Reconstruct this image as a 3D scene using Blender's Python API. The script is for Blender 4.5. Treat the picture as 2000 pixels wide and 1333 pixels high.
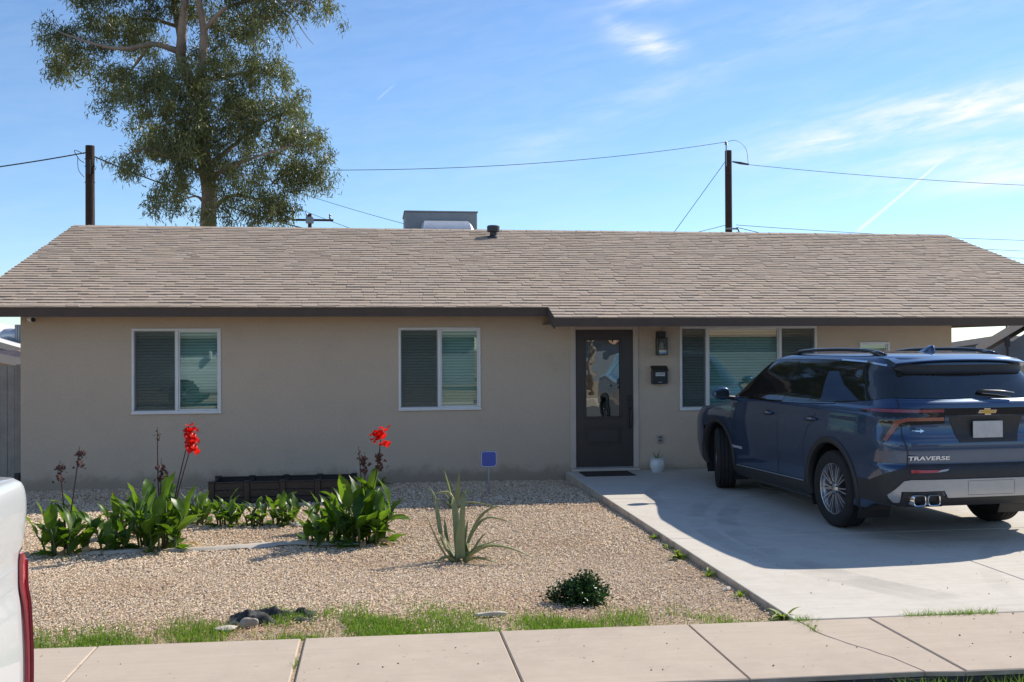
import bpy, bmesh, math, random
import numpy as np
from mathutils import Vector, Matrix
from mathutils.bvhtree import BVHTree
from mathutils.geometry import delaunay_2d_cdt

for o in list(bpy.data.objects):
    bpy.data.objects.remove(o, do_unlink=True)
sc = bpy.context.scene
COL = sc.collection
R = math.radians
rng = random.Random(11)
nrg = np.random.default_rng(7)

# ------------------------------------------------------------------ camera
YAW, PITCH, ROLL, F = R(7.8), math.atan(13.5 / 1950), R(0.3), 1950.0
fw = Vector((math.sin(YAW) * math.cos(PITCH), math.cos(YAW) * math.cos(PITCH), math.sin(PITCH)))
rt = Vector((math.cos(YAW), -math.sin(YAW), 0))
up = rt.cross(fw)
rt2 = rt * math.cos(ROLL) - up * math.sin(ROLL)
up2 = up * math.cos(ROLL) + rt * math.sin(ROLL)
cam_d = bpy.data.cameras.new('camera')
cam = bpy.data.objects.new('camera', cam_d)
COL.objects.link(cam)
m = Matrix.Identity(4)
for i in range(3):
    m[i][0], m[i][1], m[i][2] = rt2[i], up2[i], -fw[i]
m.translation = (0, -14.6, 1.84)
cam.matrix_world = m
cam_d.sensor_width = 36.0
cam_d.lens = 36.0 * F / 2000.0
cam_d.clip_end = 3000
cam_d.clip_start = 0.05
sc.camera = cam

# ------------------------------------------------------------------ sun, sky, exposure
SUN_DIR = Vector((1.03, 0.60, 1.0)).normalized()
SUN_EL = math.asin(SUN_DIR.z)
SUN_AZ = math.atan2(SUN_DIR.x, SUN_DIR.y)
sun_d = bpy.data.lights.new('sun', 'SUN')
sun_d.energy = 3.25
sun_d.angle = R(0.53)
sun_d.color = (1.0, 0.93, 0.82)
sun = bpy.data.objects.new('sun', sun_d)
COL.objects.link(sun)
sun.location = (20, 12, 25)
sun.rotation_euler = SUN_DIR.to_track_quat('Z', 'Y').to_euler()

sc.view_settings.view_transform = 'Standard'
sc.view_settings.look = 'None'
sc.view_settings.gamma = 1.0
sc.view_settings.use_curve_mapping = False
sc.view_settings.exposure = 0.90
sc.render.engine = 'CYCLES'

W = bpy.data.worlds.new('World')
sc.world = W
W.use_nodes = True
wn, wl = W.node_tree.nodes, W.node_tree.links
wn.clear()


class NG:
    """small helper to write node graphs as expressions"""
    def __init__(s, tree):
        s.t, s.n, s.l = tree, tree.nodes, tree.links

    def put(s, sock, v):
        if isinstance(v, bpy.types.NodeSocket):
            s.l.new(v, sock)
        elif v is not None:
            sock.default_value = v

    def math(s, op, a, b=None, c=None, clamp=False):
        n = s.n.new('ShaderNodeMath')
        n.operation = op
        n.use_clamp = clamp
        for i, v in enumerate((a, b, c)):
            if v is not None:
                s.put(n.inputs[i], v)
        return n.outputs[0]

    def noise(s, vec, scale, detail=3.0, rough=0.5, dist=0.0, col=False):
        n = s.n.new('ShaderNodeTexNoise')
        if vec is not None:
            s.l.new(vec, n.inputs['Vector'])
        n.inputs['Scale'].default_value = scale
        n.inputs['Detail'].default_value = detail
        n.inputs['Roughness'].default_value = rough
        n.inputs['Distortion'].default_value = dist
        return n.outputs['Color' if col else 'Fac']

    def comb(s, x, y, z):
        n = s.n.new('ShaderNodeCombineXYZ')
        for i, v in enumerate((x, y, z)):
            s.put(n.inputs[i], v)
        return n.outputs[0]

    def ramp(s, fac, stops, interp='LINEAR'):
        n = s.n.new('ShaderNodeValToRGB')
        n.color_ramp.interpolation = interp
        e = n.color_ramp.elements
        e[0].position, e[0].color = stops[0][0], (*stops[0][1], 1)
        e[1].position, e[1].color = stops[-1][0], (*stops[-1][1], 1)
        for p, c in stops[1:-1]:
            k = e.new(p)
            k.color = (*c, 1)
        s.l.new(fac, n.inputs[0])
        return n.outputs[0]

    def mix(s, fac, a, b, mode='MIX'):
        n = s.n.new('ShaderNodeMix')
        n.data_type = 'RGBA'
        n.blend_type = mode
        s.put(n.inputs[0], fac)
        for sock, v in ((n.inputs[6], a), (n.inputs[7], b)):
            if isinstance(v, tuple):
                v = (*v[:3], 1)
            s.put(sock, v)
        return n.outputs[2]

    def smooth(s, v, a, b):
        n = s.n.new('ShaderNodeMapRange')
        n.interpolation_type = 'SMOOTHSTEP'
        s.put(n.inputs[0], v)
        n.inputs[1].default_value, n.inputs[2].default_value = a, b
        return n.outputs[0]


g = NG(W.node_tree)
sky = wn.new('ShaderNodeTexSky')
sky.sky_type = 'NISHITA'
sky.sun_disc = False
sky.sun_elevation = SUN_EL
sky.sun_rotation = SUN_AZ
sky.altitude = 340
sky.air_density = 1.0
sky.dust_density = 0.05
sky.ozone_density = 2.2
tc = wn.new('ShaderNodeTexCoord')
sx = wn.new('ShaderNodeSeparateXYZ')
wl.new(tc.outputs['Generated'], sx.inputs[0])
az = g.math('MULTIPLY', g.math('ARCTAN2', sx.outputs[0], sx.outputs[1]), 57.29578)
el = g.math('MULTIPLY', g.math('ARCSINE', sx.outputs[2]), 57.29578)


def blob(ca, ce, ra, re, rot, p=1.0):
    """elliptical soft mask round a direction (degrees)"""
    da, de = g.math('SUBTRACT', az, ca), g.math('SUBTRACT', el, ce)
    c, s_ = math.cos(R(rot)), math.sin(R(rot))
    u = g.math('ADD', g.math('MULTIPLY', da, c / ra), g.math('MULTIPLY', de, s_ / ra))
    v = g.math('ADD', g.math('MULTIPLY', da, -s_ / re), g.math('MULTIPLY', de, c / re))
    r2 = g.math('ADD', g.math('MULTIPLY', u, u), g.math('MULTIPLY', v, v))
    return g.math('MULTIPLY', g.math('EXPONENT', g.math('MULTIPLY', r2, -1.0)), p)


rotu = g.math('ADD', g.math('MULTIPLY', az, 0.985), g.math('MULTIPLY', el, 0.17))
rotv = g.math('ADD', g.math('MULTIPLY', az, -0.17), g.math('MULTIPLY', el, 0.985))
streak = g.noise(g.comb(g.math('MULTIPLY', rotu, 0.16), g.math('MULTIPLY', rotv, 0.85), 3.1), 1.0, 7, 0.58, 0.5)
fine = g.noise(g.comb(g.math('MULTIPLY', rotu, 0.55), g.math('MULTIPLY', rotv, 2.1), 7.7), 1.0, 6, 0.6, 0.4)
streak = g.math('ADD', g.math('MULTIPLY', streak, 0.7), g.math('MULTIPLY', fine, 0.3))
wis = g.smooth(streak, 0.36, 0.66)
mask = None
for a in ((15.9, 16.7, 1.9, 0.7, -14, 0.8), (14.1, 17.6, 1.3, 0.6, -30, 0.3), (33.5, 12.3, 8.0, 1.15, 5, 0.95), (26.0, 11.3, 4.0, 0.95, 8, 0.8),
          (32.5, 9.6, 6.5, 0.9, 6, 0.8), (35.5, 8.6, 4.5, 0.6, 4, 0.8), (11.5, 12.2, 4.6, 0.9, 18, 0.22), (17.0, 14.6, 4.5, 0.8, 20, 0.18), (28.0, 17.5, 9.0, 1.2, 5, 0.12),
          (16.5, 19.2, 3.5, 0.5, 4, 0.35), (-60, 24, 22, 5, 6, 0.7), (80, 16, 24, 5, -4, 0.7), (140, 30, 30, 6, 5, 0.6), (-130, 18, 30, 5, 0, 0.7)):
    b = blob(*a)
    mask = b if mask is None else g.math('MAXIMUM', mask, b)
cloud = g.math('MULTIPLY', mask, wis)
cloud = g.math('ADD', cloud, g.math('MULTIPLY', wis, 0.06))
cloud = g.math('ADD', cloud, g.math('MULTIPLY', mask, 0.28))


def trail(a0, e0, a1, e1, wdt, p):
    L = math.hypot(a1 - a0, e1 - e0)
    ux, uy = (a1 - a0) / L, (e1 - e0) / L
    da, de = g.math('SUBTRACT', az, a0), g.math('SUBTRACT', el, e0)
    t = g.math('ADD', g.math('MULTIPLY', da, ux), g.math('MULTIPLY', de, uy))
    d = g.math('ADD', g.math('MULTIPLY', da, -uy), g.math('MULTIPLY', de, ux))
    d = g.math('ADD', d, g.math('MULTIPLY', g.math('SUBTRACT', fine, 0.5), wdt * 1.2))
    gd = g.math('EXPONENT', g.math('MULTIPLY', g.math('MULTIPLY', d, d), -1.0 / (wdt * wdt)))
    ends = g.math('MULTIPLY', g.smooth(t, -0.1, 0.35), g.math('SUBTRACT', 1.0, g.smooth(t, L * 0.6, L)))
    return g.math('MULTIPLY', g.math('MULTIPLY', gd, ends), p)


cloud = g.math('MAXIMUM', cloud, trail(26.85, 6.15, 33.2, 11.3, 0.085, 0.75))
cloud = g.math('MAXIMUM', cloud, trail(0.1, 13.85, 1.35, 14.9, 0.05, 0.2), clamp=True)
skyc = g.mix(1.0, sky.outputs[0], (0.53, 0.62, 0.715), 'MULTIPLY')
skyc = g.mix(cloud, skyc, (4.3, 4.5, 4.75))
bg = wn.new('ShaderNodeBackground')
bg.inputs[1].default_value = 0.125
wl.new(skyc, bg.inputs[0])
wo = wn.new('ShaderNodeOutputWorld')
wl.new(bg.outputs[0], wo.inputs[0])

# ------------------------------------------------------------------ helpers
def tag(o, label=None, cat=None, group=None, kind=None):
    for k, v in (('label', label), ('category', cat), ('group', group), ('kind', kind)):
        if v:
            o[k] = v
    return o


def thing(name, label, cat, loc=(0, 0, 0), rz=0.0, group=None):
    o = bpy.data.objects.new(name, None)
    COL.objects.link(o)
    o.empty_display_size = 0.1
    o.location = loc
    o.rotation_euler = (0, 0, rz)
    return tag(o, label, cat, group)


def put(name, me, parent=None, loc=None, rot=None, scale=None):
    o = bpy.data.objects.new(name, me)
    COL.objects.link(o)
    if parent is not None:
        o.parent = parent
    if loc is not None:
        o.location = loc
    if rot is not None:
        o.rotation_euler = rot
    if scale is not None:
        o.scale = scale if hasattr(scale, '__len__') else (scale,) * 3
    return o


def mesh(name, v, f, mat=None, smooth=False):
    me = bpy.data.meshes.new(name)
    me.from_pydata([tuple(p) for p in v], [], f)
    if mat:
        me.materials.append(mat)
    if smooth:
        me.polygons.foreach_set('use_smooth', [True] * len(me.polygons))
    me.update()
    return me


def fast_mesh(name, V, Fc, mat=None, colors=None, smooth=False):
    """numpy mesh: V (n,3), Fc (m,k) all faces the same size; colors per face (m,3)"""
    me = bpy.data.meshes.new(name)
    n, mfc, k = len(V), len(Fc), Fc.shape[1]
    me.vertices.add(n)
    me.vertices.foreach_set('co', np.ascontiguousarray(V, np.float32).ravel())
    me.loops.add(mfc * k)
    me.loops.foreach_set('vertex_index', np.ascontiguousarray(Fc, np.int32).ravel())
    me.polygons.add(mfc)
    me.polygons.foreach_set('loop_start', np.arange(0, mfc * k, k, dtype=np.int32))
    me.polygons.foreach_set('loop_total', np.full(mfc, k, np.int32))
    me.polygons.foreach_set('use_smooth', np.full(mfc, smooth, bool))
    me.update(calc_edges=True)
    if colors is not None:
        at = me.attributes.new('tint', 'FLOAT_COLOR', 'FACE')
        at.data.foreach_set('color', np.c_[colors, np.ones(mfc)].astype(np.float32).ravel())
    if mat:
        me.materials.append(mat)
    return me


class MB:
    """collects simple shapes and links them as one mesh"""
    def __init__(s):
        s.v, s.f = [], []

    def add(s, v, f):
        b = len(s.v)
        s.v += [tuple(p) for p in v]
        s.f += [tuple(i + b for i in q) for q in f]
        return s

    def box(s, x0, x1, y0, y1, z0, z1, bev=0.0):
        if bev > 0:
            b = min(bev, (x1 - x0) * .45, (y1 - y0) * .45, (z1 - z0) * .45)
            vs = []
            for x, sxn in ((x0, 1), (x1, -1)):
                for y, syn in ((y0, 1), (y1, -1)):
                    for z, szn in ((z0, 1), (z1, -1)):
                        vs += [Vector((x, y + syn * b, z + szn * b)), Vector((x + sxn * b, y, z + szn * b)), Vector((x + sxn * b, y + syn * b, z))]
            bm = bmesh.new()
            for p in vs:
                bm.verts.new(p)
            r = bmesh.ops.convex_hull(bm, input=bm.verts)
            bmesh.ops.dissolve_limit(bm, angle_limit=0.01, verts=bm.verts, edges=bm.edges)
            bm.verts.index_update()
            s.add([v.co for v in bm.verts], [[v.index for v in fc.verts] for fc in bm.faces])
            bm.free()
            return s
        v = [(x, y, z) for z in (z0, z1) for y in (y0, y1) for x in (x0, x1)]
        return s.add(v, [(0, 2, 3, 1), (4, 5, 7, 6), (0, 1, 5, 4), (2, 6, 7, 3), (0, 4, 6, 2), (1, 3, 7, 5)])

    def tube(s, pts, r, n=8, cap=True):
        pts = [Vector(p) for p in pts]
        rs = list(r) if hasattr(r, '__len__') else [r] * len(pts)
        b = len(s.v)
        ref = None
        for i, p in enumerate(pts):
            d = (pts[min(i + 1, len(pts) - 1)] - pts[max(i - 1, 0)]).normalized()
            if ref is None:
                ref = Vector((0, 0, 1)) if abs(d.z) < .9 else Vector((1, 0, 0))
            a = d.cross(ref).normalized()
            c = a.cross(d).normalized()
            ref = c
            for k in range(n):
                t = 2 * math.pi * k / n
                s.v.append(tuple(p + (a * math.cos(t) + c * math.sin(t)) * rs[i]))
        for i in range(len(pts) - 1):
            for k in range(n):
                k2 = (k + 1) % n
                s.f.append((b + i * n + k, b + i * n + k2, b + (i + 1) * n + k2, b + (i + 1) * n + k))
        if cap:
            s.f.append(tuple(b + k for k in reversed(range(n))))
            s.f.append(tuple(b + (len(pts) - 1) * n + k for k in range(n)))
        return s

    def lathe(s, prof, n=24, axis='z', c=(0, 0, 0), close=False):
        b = len(s.v)
        for r, h in prof:
            for k in range(n):
                t = 2 * math.pi * k / n
                p = (r * math.cos(t), r * math.sin(t), h)
                if axis == 'y':
                    p = (p[0], h, p[1])
                elif axis == 'x':
                    p = (h, p[0], p[1])
                s.v.append((p[0] + c[0], p[1] + c[1], p[2] + c[2]))
        m_ = len(prof)
        for i in range(m_ if close else m_ - 1):
            for k in range(n):
                k2, i2 = (k + 1) % n, (i + 1) % m_
                s.f.append((b + i * n + k, b + i * n + k2, b + i2 * n + k2, b + i2 * n + k))
        return s

    def prism(s, poly, axis, a0, a1):
        """extrude a 2D polygon along an axis ('x','y','z')"""
        n = len(poly)
        v = []
        for a in (a0, a1):
            for p, q in poly:
                v.append({'x': (a, p, q), 'y': (p, a, q), 'z': (p, q, a)}[axis])
        f = [tuple(range(n))[::-1], tuple(range(n, 2 * n))]
        f += [(i, (i + 1) % n, n + (i + 1) % n, n + i) for i in range(n)]
        return s.add(v, f)

    def build(s, name, mat, parent=None, smooth=False, recalc=True):
        me = mesh(name, s.v, s.f, mat, smooth)
        if recalc:
            bm = bmesh.new()
            bm.from_mesh(me)
            bmesh.ops.recalc_face_normals(bm, faces=bm.faces)
            bm.to_mesh(me)
            bm.free()
        return put(name, me, parent)


def smooth_by_angle(o, ang=35):
    me = o.data
    me.polygons.foreach_set('use_smooth', [True] * len(me.polygons))
    me.set_sharp_from_angle(angle=R(ang))
    return o


def box(name, mat, parent, x0, x1, y0, y1, z0, z1, bev=0.0):
    return MB().box(x0, x1, y0, y1, z0, z1, bev).build(name, mat, parent)


def spline(P, n):
    """Catmull-Rom through points"""
    P = [np.array(p, float) for p in P]
    P = [2 * P[0] - P[1]] + P + [2 * P[-1] - P[-2]]
    out = []
    k = len(P) - 3
    for i in range(n):
        t = i / (n - 1) * k
        j = min(int(t), k - 1)
        u = t - j
        a, b, c, d = P[j:j + 4]
        out.append(0.5 * ((2 * b) + (c - a) * u + (2 * a - 5 * b + 4 * c - d) * u * u + (3 * b - a - 3 * c + d) * u ** 3))
    return out


# ------------------------------------------------------------------ materials
def material(name, col, rough=0.6, metal=0.0, var=None, bump=None, coat=0.0, spec=0.5, coords='Object', speck=None, var2=None):
    """procedural principled material; var=(scale, colour2, contrast), bump=(scale, strength, distance)"""
    mt = bpy.data.materials.new(name)
    mt.use_nodes = True
    h = NG(mt.node_tree)
    bs = h.n['Principled BSDF']
    tcn = h.n.new('ShaderNodeTexCoord')
    vec = tcn.outputs[coords]
    c = (*col, 1)
    if var:
        f = h.smooth(h.noise(vec, var[0], 5, 0.6), 0.5 - var[2], 0.5 + var[2])
        c = h.mix(f, col, var[1])
    if var2:
        f = h.smooth(h.noise(vec, var2[0], 3, 0.6), 0.5 - var2[2], 0.5 + var2[2])
        c = h.mix(h.math('MULTIPLY', f, var2[3]), c if not isinstance(c, tuple) else col, var2[1])
    if speck:
        f = h.smooth(h.noise(vec, speck[0], 2, 0.5), speck[2], speck[2] + 0.06)
        c = h.mix(f, c if not isinstance(c, tuple) else col, speck[1])
    h.put(bs.inputs['Base Color'], c)
    bs.inputs['Roughness'].default_value = rough
    bs.inputs['Metallic'].default_value = metal
    bs.inputs['Specular IOR Level'].default_value = spec
    bs.inputs['Coat Weight'].default_value = coat
    bs.inputs['Coat Roughness'].default_value = 0.03
    if bump:
        b = h.n.new('ShaderNodeBump')
        b.inputs['Strength'].default_value = bump[1]
        b.inputs['Distance'].default_value = bump[2]
        h.l.new(h.noise(vec, bump[0], 4, 0.6), b.inputs['Height'])
        h.l.new(b.outputs[0], bs.inputs['Normal'])
    return mt


def leaf_material(name, c1, c2, trans=0.45, rough=0.45, scale=6.0, tcol=None, tips=False):
    mt = bpy.data.materials.new(name)
    mt.use_nodes = True
    h = NG(mt.node_tree)
    bs = h.n['Principled BSDF']
    oi = h.n.new('ShaderNodeObjectInfo')
    tcn = h.n.new('ShaderNodeTexCoord')
    geo = h.n.new('ShaderNodeNewGeometry')
    nz = h.noise(tcn.outputs['Object'], scale, 3, 0.6)
    isl = h.math('ADD', h.math('MULTIPLY', geo.outputs['Random Per Island'], 0.5), h.math('MULTIPLY', oi.outputs['Random'], 0.5))
    f = h.math('ADD', h.math('MULTIPLY', nz, 0.5), h.math('MULTIPLY', isl, 0.5))
    c = h.mix(h.smooth(f, 0.25, 0.75), c1, c2)
    if tips:                                    # scorched tips and blotches on some leaves
        sp = h.n.new('ShaderNodeSeparateXYZ')
        h.l.new(tcn.outputs['Object'], sp.inputs[0])
        e = h.smooth(h.math('ADD', sp.outputs[0], h.math('MULTIPLY', nz, 0.25)), 0.98, 1.12)
        e = h.math('MULTIPLY', e, h.smooth(oi.outputs['Random'], 0.35, 0.75))
        c = h.mix(e, c, (0.22, 0.15, 0.06))
        bl = h.math('MULTIPLY', h.smooth(h.noise(tcn.outputs['Object'], 14, 3, 0.6), 0.62, 0.74), h.smooth(oi.outputs['Random'], 0.5, 0.9))
        c = h.mix(h.math('MULTIPLY', bl, 0.7), c, (0.20, 0.17, 0.05))
    h.put(bs.inputs['Base Color'], c)
    bs.inputs['Roughness'].default_value = rough
    bs.inputs['Specular IOR Level'].default_value = 0.35
    tr = h.n.new('ShaderNodeBsdfTranslucent')
    tc2 = h.mix(1.0, c, tcol or (1.25, 1.5, 0.5), 'MULTIPLY')
    h.put(tr.inputs[0], tc2)
    ms = h.n.new('ShaderNodeMixShader')
    ms.inputs[0].default_value = trans
    h.l.new(bs.outputs[0], ms.inputs[1])
    h.l.new(tr.outputs[0], ms.inputs[2])
    h.l.new(ms.outputs[0], h.n['Material Output'].inputs[0])
    return mt


def glass_material(name, tint, refl, rough=0.0, wav=None):
    """thin pane: tinted see-through plus mirror reflection that grows with angle"""
    mt = bpy.data.materials.new(name)
    mt.use_nodes = True
    h = NG(mt.node_tree)
    h.n.remove(h.n['Principled BSDF'])
    t = h.n.new('ShaderNodeBsdfTransparent')
    t.inputs[0].default_value = (*tint, 1)
    gl = h.n.new('ShaderNodeBsdfGlossy')
    gl.inputs['Color'].default_value = (0.9, 1.0, 0.97, 1)
    gl.inputs['Roughness'].default_value = rough
    lw = h.n.new('ShaderNodeLayerWeight')
    lw.inputs[0].default_value = 0.35
    fac = h.math('ADD', h.math('MULTIPLY', lw.outputs['Fresnel'], 0.8), refl, clamp=True)
    if wav:
        tcn = h.n.new('ShaderNodeTexCoord')
        b = h.n.new('ShaderNodeBump')
        b.inputs['Strength'].default_value = wav[1]
        b.inputs['Distance'].default_value = wav[2]
        h.l.new(h.noise(tcn.outputs['Object'], wav[0], 2, 0.5), b.inputs['Height'])
        h.l.new(b.outputs[0], gl.inputs['Normal'])
    ms = h.n.new('ShaderNodeMixShader')
    h.put(ms.inputs[0], fac)
    h.l.new(t.outputs[0], ms.inputs[1])
    h.l.new(gl.outputs[0], ms.inputs[2])
    h.l.new(ms.outputs[0], h.n['Material Output'].inputs[0])
    return mt


def screen_material(name, col, open_):
    mt = bpy.data.materials.new(name)
    mt.use_nodes = True
    h = NG(mt.node_tree)
    bs = h.n['Principled BSDF']
    bs.inputs['Base Color'].default_value = (*col, 1)
    bs.inputs['Roughness'].default_value = 0.8
    t = h.n.new('ShaderNodeBsdfTransparent')
    ms = h.n.new('ShaderNodeMixShader')
    ms.inputs[0].default_value = open_
    h.l.new(bs.outputs[0], ms.inputs[1])
    h.l.new(t.outputs[0], ms.inputs[2])
    h.l.new(ms.outputs[0], h.n['Material Output'].inputs[0])
    return mt


def tint_material(name, rough=0.85, obj_random=None, noise_scale=40.0, amount=0.25, bump=None):
    """per-face colour attribute 'tint' (or a ramp on the object's random number) with grain"""
    mt = bpy.data.materials.new(name)
    mt.use_nodes = True
    h = NG(mt.node_tree)
    bs = h.n['Principled BSDF']
    tcn = h.n.new('ShaderNodeTexCoord')
    if obj_random:
        oi = h.n.new('ShaderNodeObjectInfo')
        c = h.ramp(oi.outputs['Random'], obj_random)
    else:
        a = h.n.new('ShaderNodeAttribute')
        a.attribute_name = 'tint'
        c = a.outputs['Color']
    nz = h.noise(tcn.outputs['Object'], noise_scale, 4, 0.65)
    k = h.math('ADD', h.math('MULTIPLY', h.math('SUBTRACT', nz, 0.5), amount * 2), 1.0)
    c = h.mix(1.0, c, h.comb(k, k, k), 'MULTIPLY')
    h.put(bs.inputs['Base Color'], c)
    bs.inputs['Roughness'].default_value = rough
    bs.inputs['Specular IOR Level'].default_value = 0.25
    if bump:
        b = h.n.new('ShaderNodeBump')
        b.inputs['Strength'].default_value = bump[1]
        b.inputs['Distance'].default_value = bump[2]
        h.l.new(h.noise(tcn.outputs['Object'], bump[0], 4, 0.6), b.inputs['Height'])
        h.l.new(b.outputs[0], bs.inputs['Normal'])
    return mt


M = {}
def stucco(name, c0, c1, dirt):
    """sprayed stucco: visible grain, cloudy tone, patches, and soil splashed up from the ground"""
    mt = bpy.data.materials.new(name)
    mt.use_nodes = True
    h = NG(mt.node_tree)
    bs = h.n['Principled BSDF']
    tcn = h.n.new('ShaderNodeTexCoord')
    vec = tcn.outputs['Object']
    sp = h.n.new('ShaderNodeSeparateXYZ')
    h.l.new(vec, sp.inputs[0])
    c = h.mix(h.smooth(h.noise(vec, 0.55, 5, 0.6), 0.3, 0.7), c0, c1)
    grain = h.noise(vec, 42, 5, 0.75)
    c = h.mix(h.math('MULTIPLY', h.smooth(grain, 0.35, 0.72), 0.45), c, tuple(x * .70 for x in c0))
    c = h.mix(h.math('MULTIPLY', h.smooth(h.noise(vec, 95, 3, 0.7), 0.48, 0.72), 0.40), c, tuple(min(x * 1.28, .8) for x in c0))
    c = h.mix(h.math('MULTIPLY', h.smooth(h.noise(vec, 2.2, 4, 0.65), 0.55, 0.75), 0.25), c, tuple(x * .82 for x in c1))
    low = h.math('SUBTRACT', h.math('ADD', sp.outputs[2], 0.12), h.math('MULTIPLY', h.noise(vec, 4.5, 5, 0.7), 0.42))
    c = h.mix(h.math('MULTIPLY', h.math('SUBTRACT', 1.0, h.smooth(low, -0.12, 0.06)), 0.65), c, dirt)
    h.put(bs.inputs['Base Color'], c)
    bs.inputs['Roughness'].default_value = 0.93
    bs.inputs['Specular IOR Level'].default_value = 0.15
    bm_ = h.n.new('ShaderNodeBump')
    bm_.inputs['Strength'].default_value = 0.9
    bm_.inputs['Distance'].default_value = 0.014
    h.l.new(grain, bm_.inputs['Height'])
    h.l.new(bm_.outputs[0], bs.inputs['Normal'])
    return mt


M['stucco'] = stucco('stucco', (0.60, 0.49, 0.375), (0.55, 0.447, 0.342), (0.30, 0.235, 0.17))
M['fascia'] = material('fascia_paint', (0.098, 0.070, 0.054), 0.7, var=(5, (0.078, 0.056, 0.044), 0.3), bump=(30, 0.2, 0.004), spec=0.3)
M['soffit'] = material('soffit_paint', (0.16, 0.13, 0.105), 0.8, var=(4, (0.13, 0.11, 0.09), 0.3))
M['vinyl'] = material('white_vinyl', (0.74, 0.74, 0.72), 0.45, var=(9, (0.68, 0.68, 0.66), 0.3))
M['blind'] = material('blind_slat', (0.80, 0.83, 0.79), 0.6, var=(3, (0.74, 0.77, 0.73), 0.3))
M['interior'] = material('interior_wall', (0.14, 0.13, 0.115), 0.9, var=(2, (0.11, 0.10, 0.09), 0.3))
M['glass'] = glass_material('window_glass', (0.80, 0.93, 0.89), 0.09)
M['door_glass'] = glass_material('door_glass', (0.05, 0.055, 0.055), 0.30, wav=(2.2, 0.16, 0.02))
M['screen'] = screen_material('insect_screen', (0.10, 0.112, 0.104), 0.62)
M['door'] = material('door_paint', (0.052, 0.040, 0.034), 0.42, var=(5, (0.042, 0.033, 0.028), 0.3), bump=(60, 0.12, 0.003))
M['trim'] = material('door_trim', (0.54, 0.46, 0.38), 0.7, var=(4, (0.48, 0.41, 0.34), 0.3))
M['black_metal'] = material('black_metal', (0.016, 0.016, 0.017), 0.42, var=(12, (0.022, 0.021, 0.021), 0.3))
M['white_paint'] = material('white_paint', (0.78, 0.78, 0.76), 0.5, var=(8, (0.72, 0.72, 0.70), 0.3))


def concrete(name, c0, c1, c2, speck_c, streak, arcs=()):
    """broomed slab: cloudy tone, brush streaks across, pits, stains and tyre scuffs"""
    mt = bpy.data.materials.new(name)
    mt.use_nodes = True
    h = NG(mt.node_tree)
    bs = h.n['Principled BSDF']
    tcn = h.n.new('ShaderNodeTexCoord')
    vec = tcn.outputs['Object']
    sp = h.n.new('ShaderNodeSeparateXYZ')
    h.l.new(vec, sp.inputs[0])
    c = h.mix(h.smooth(h.noise(vec, 0.9, 6, 0.62), 0.3, 0.72), c0, c1)
    c = h.mix(h.math('MULTIPLY', h.smooth(h.noise(vec, 5.5, 5, 0.65), 0.35, 0.7), 0.55), c, c2)
    st = h.noise(h.comb(h.math('MULTIPLY', sp.outputs[0], 1.6), h.math('MULTIPLY', sp.outputs[1], 26.0), 0.0), 1.0, 4, 0.6, 0.3)
    c = h.mix(h.math('MULTIPLY', h.smooth(st, 0.42, 0.75), streak), c, tuple(x * .80 for x in c0))
    fine_ = h.noise(vec, 230, 2, 0.6)
    c = h.mix(h.math('MULTIPLY', h.smooth(fine_, 0.40, 0.75), 0.22), c, tuple(x * .62 for x in c0))
    c = h.mix(h.math('MULTIPLY', h.smooth(h.noise(vec, 21, 2, 0.4), 0.70, 0.76), 0.55), c, speck_c)
    c = h.mix(h.math('MULTIPLY', h.smooth(h.noise(vec, 2.3, 4, 0.7), 0.60, 0.78), 0.30), c, tuple(x * .66 for x in c0))
    for cx, cy, r_, w_, amt in arcs:
        dx, dy = h.math('SUBTRACT', sp.outputs[0], cx), h.math('SUBTRACT', sp.outputs[1], cy)
        d = h.math('SQRT', h.math('ADD', h.math('MULTIPLY', dx, dx), h.math('MULTIPLY', dy, dy)))
        e = h.math('ABSOLUTE', h.math('SUBTRACT', d, r_))
        f = h.math('SUBTRACT', 1.0, h.smooth(e, w_ * .6, w_))
        f = h.math('MULTIPLY', f, h.smooth(h.noise(vec, 1.7, 4, 0.6), 0.35, 0.65))
        c = h.mix(h.math('MULTIPLY', f, amt), c, tuple(x * .55 for x in c0))
    h.put(bs.inputs['Base Color'], c)
    bs.inputs['Roughness'].default_value = 0.9
    bs.inputs['Specular IOR Level'].default_value = 0.22
    b = h.n.new('ShaderNodeBump')
    b.inputs['Strength'].default_value = 0.35
    b.inputs['Distance'].default_value = 0.003
    h.l.new(h.math('ADD', fine_, h.math('MULTIPLY', st, 0.6)), b.inputs['Height'])
    h.l.new(b.outputs[0], bs.inputs['Normal'])
    return mt


M['concrete'] = concrete('driveway_concrete', (0.60, 0.55, 0.475), (0.54, 0.492, 0.42), (0.65, 0.60, 0.525), (0.33, 0.29, 0.24), 0.55,
                         arcs=((7.4, -5.6, 3.9, .13, .5), (7.6, -5.4, 4.35, .12, .4), (9.6, -9.6, 5.3, .10, .2), (5.9, -3.2, 2.6, .12, .35)))
M['sidewalk'] = concrete('sidewalk_concrete', (0.50, 0.41, 0.325), (0.44, 0.36, 0.285), (0.54, 0.445, 0.355), (0.24, 0.19, 0.15), 0.35)
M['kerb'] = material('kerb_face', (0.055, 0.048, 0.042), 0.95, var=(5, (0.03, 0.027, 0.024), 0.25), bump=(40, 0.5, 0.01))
M['slab_side'] = material('slab_edge', (0.52, 0.45, 0.36), 0.95, var=(6, (0.34, 0.27, 0.20), 0.25), bump=(40, 0.5, 0.01))
M['asphalt'] = material('asphalt', (0.065, 0.063, 0.060), 0.92, var=(3, (0.085, 0.082, 0.078), 0.3), bump=(180, 0.7, 0.006), speck=(120, (0.15, 0.145, 0.14), 0.66))
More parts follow.
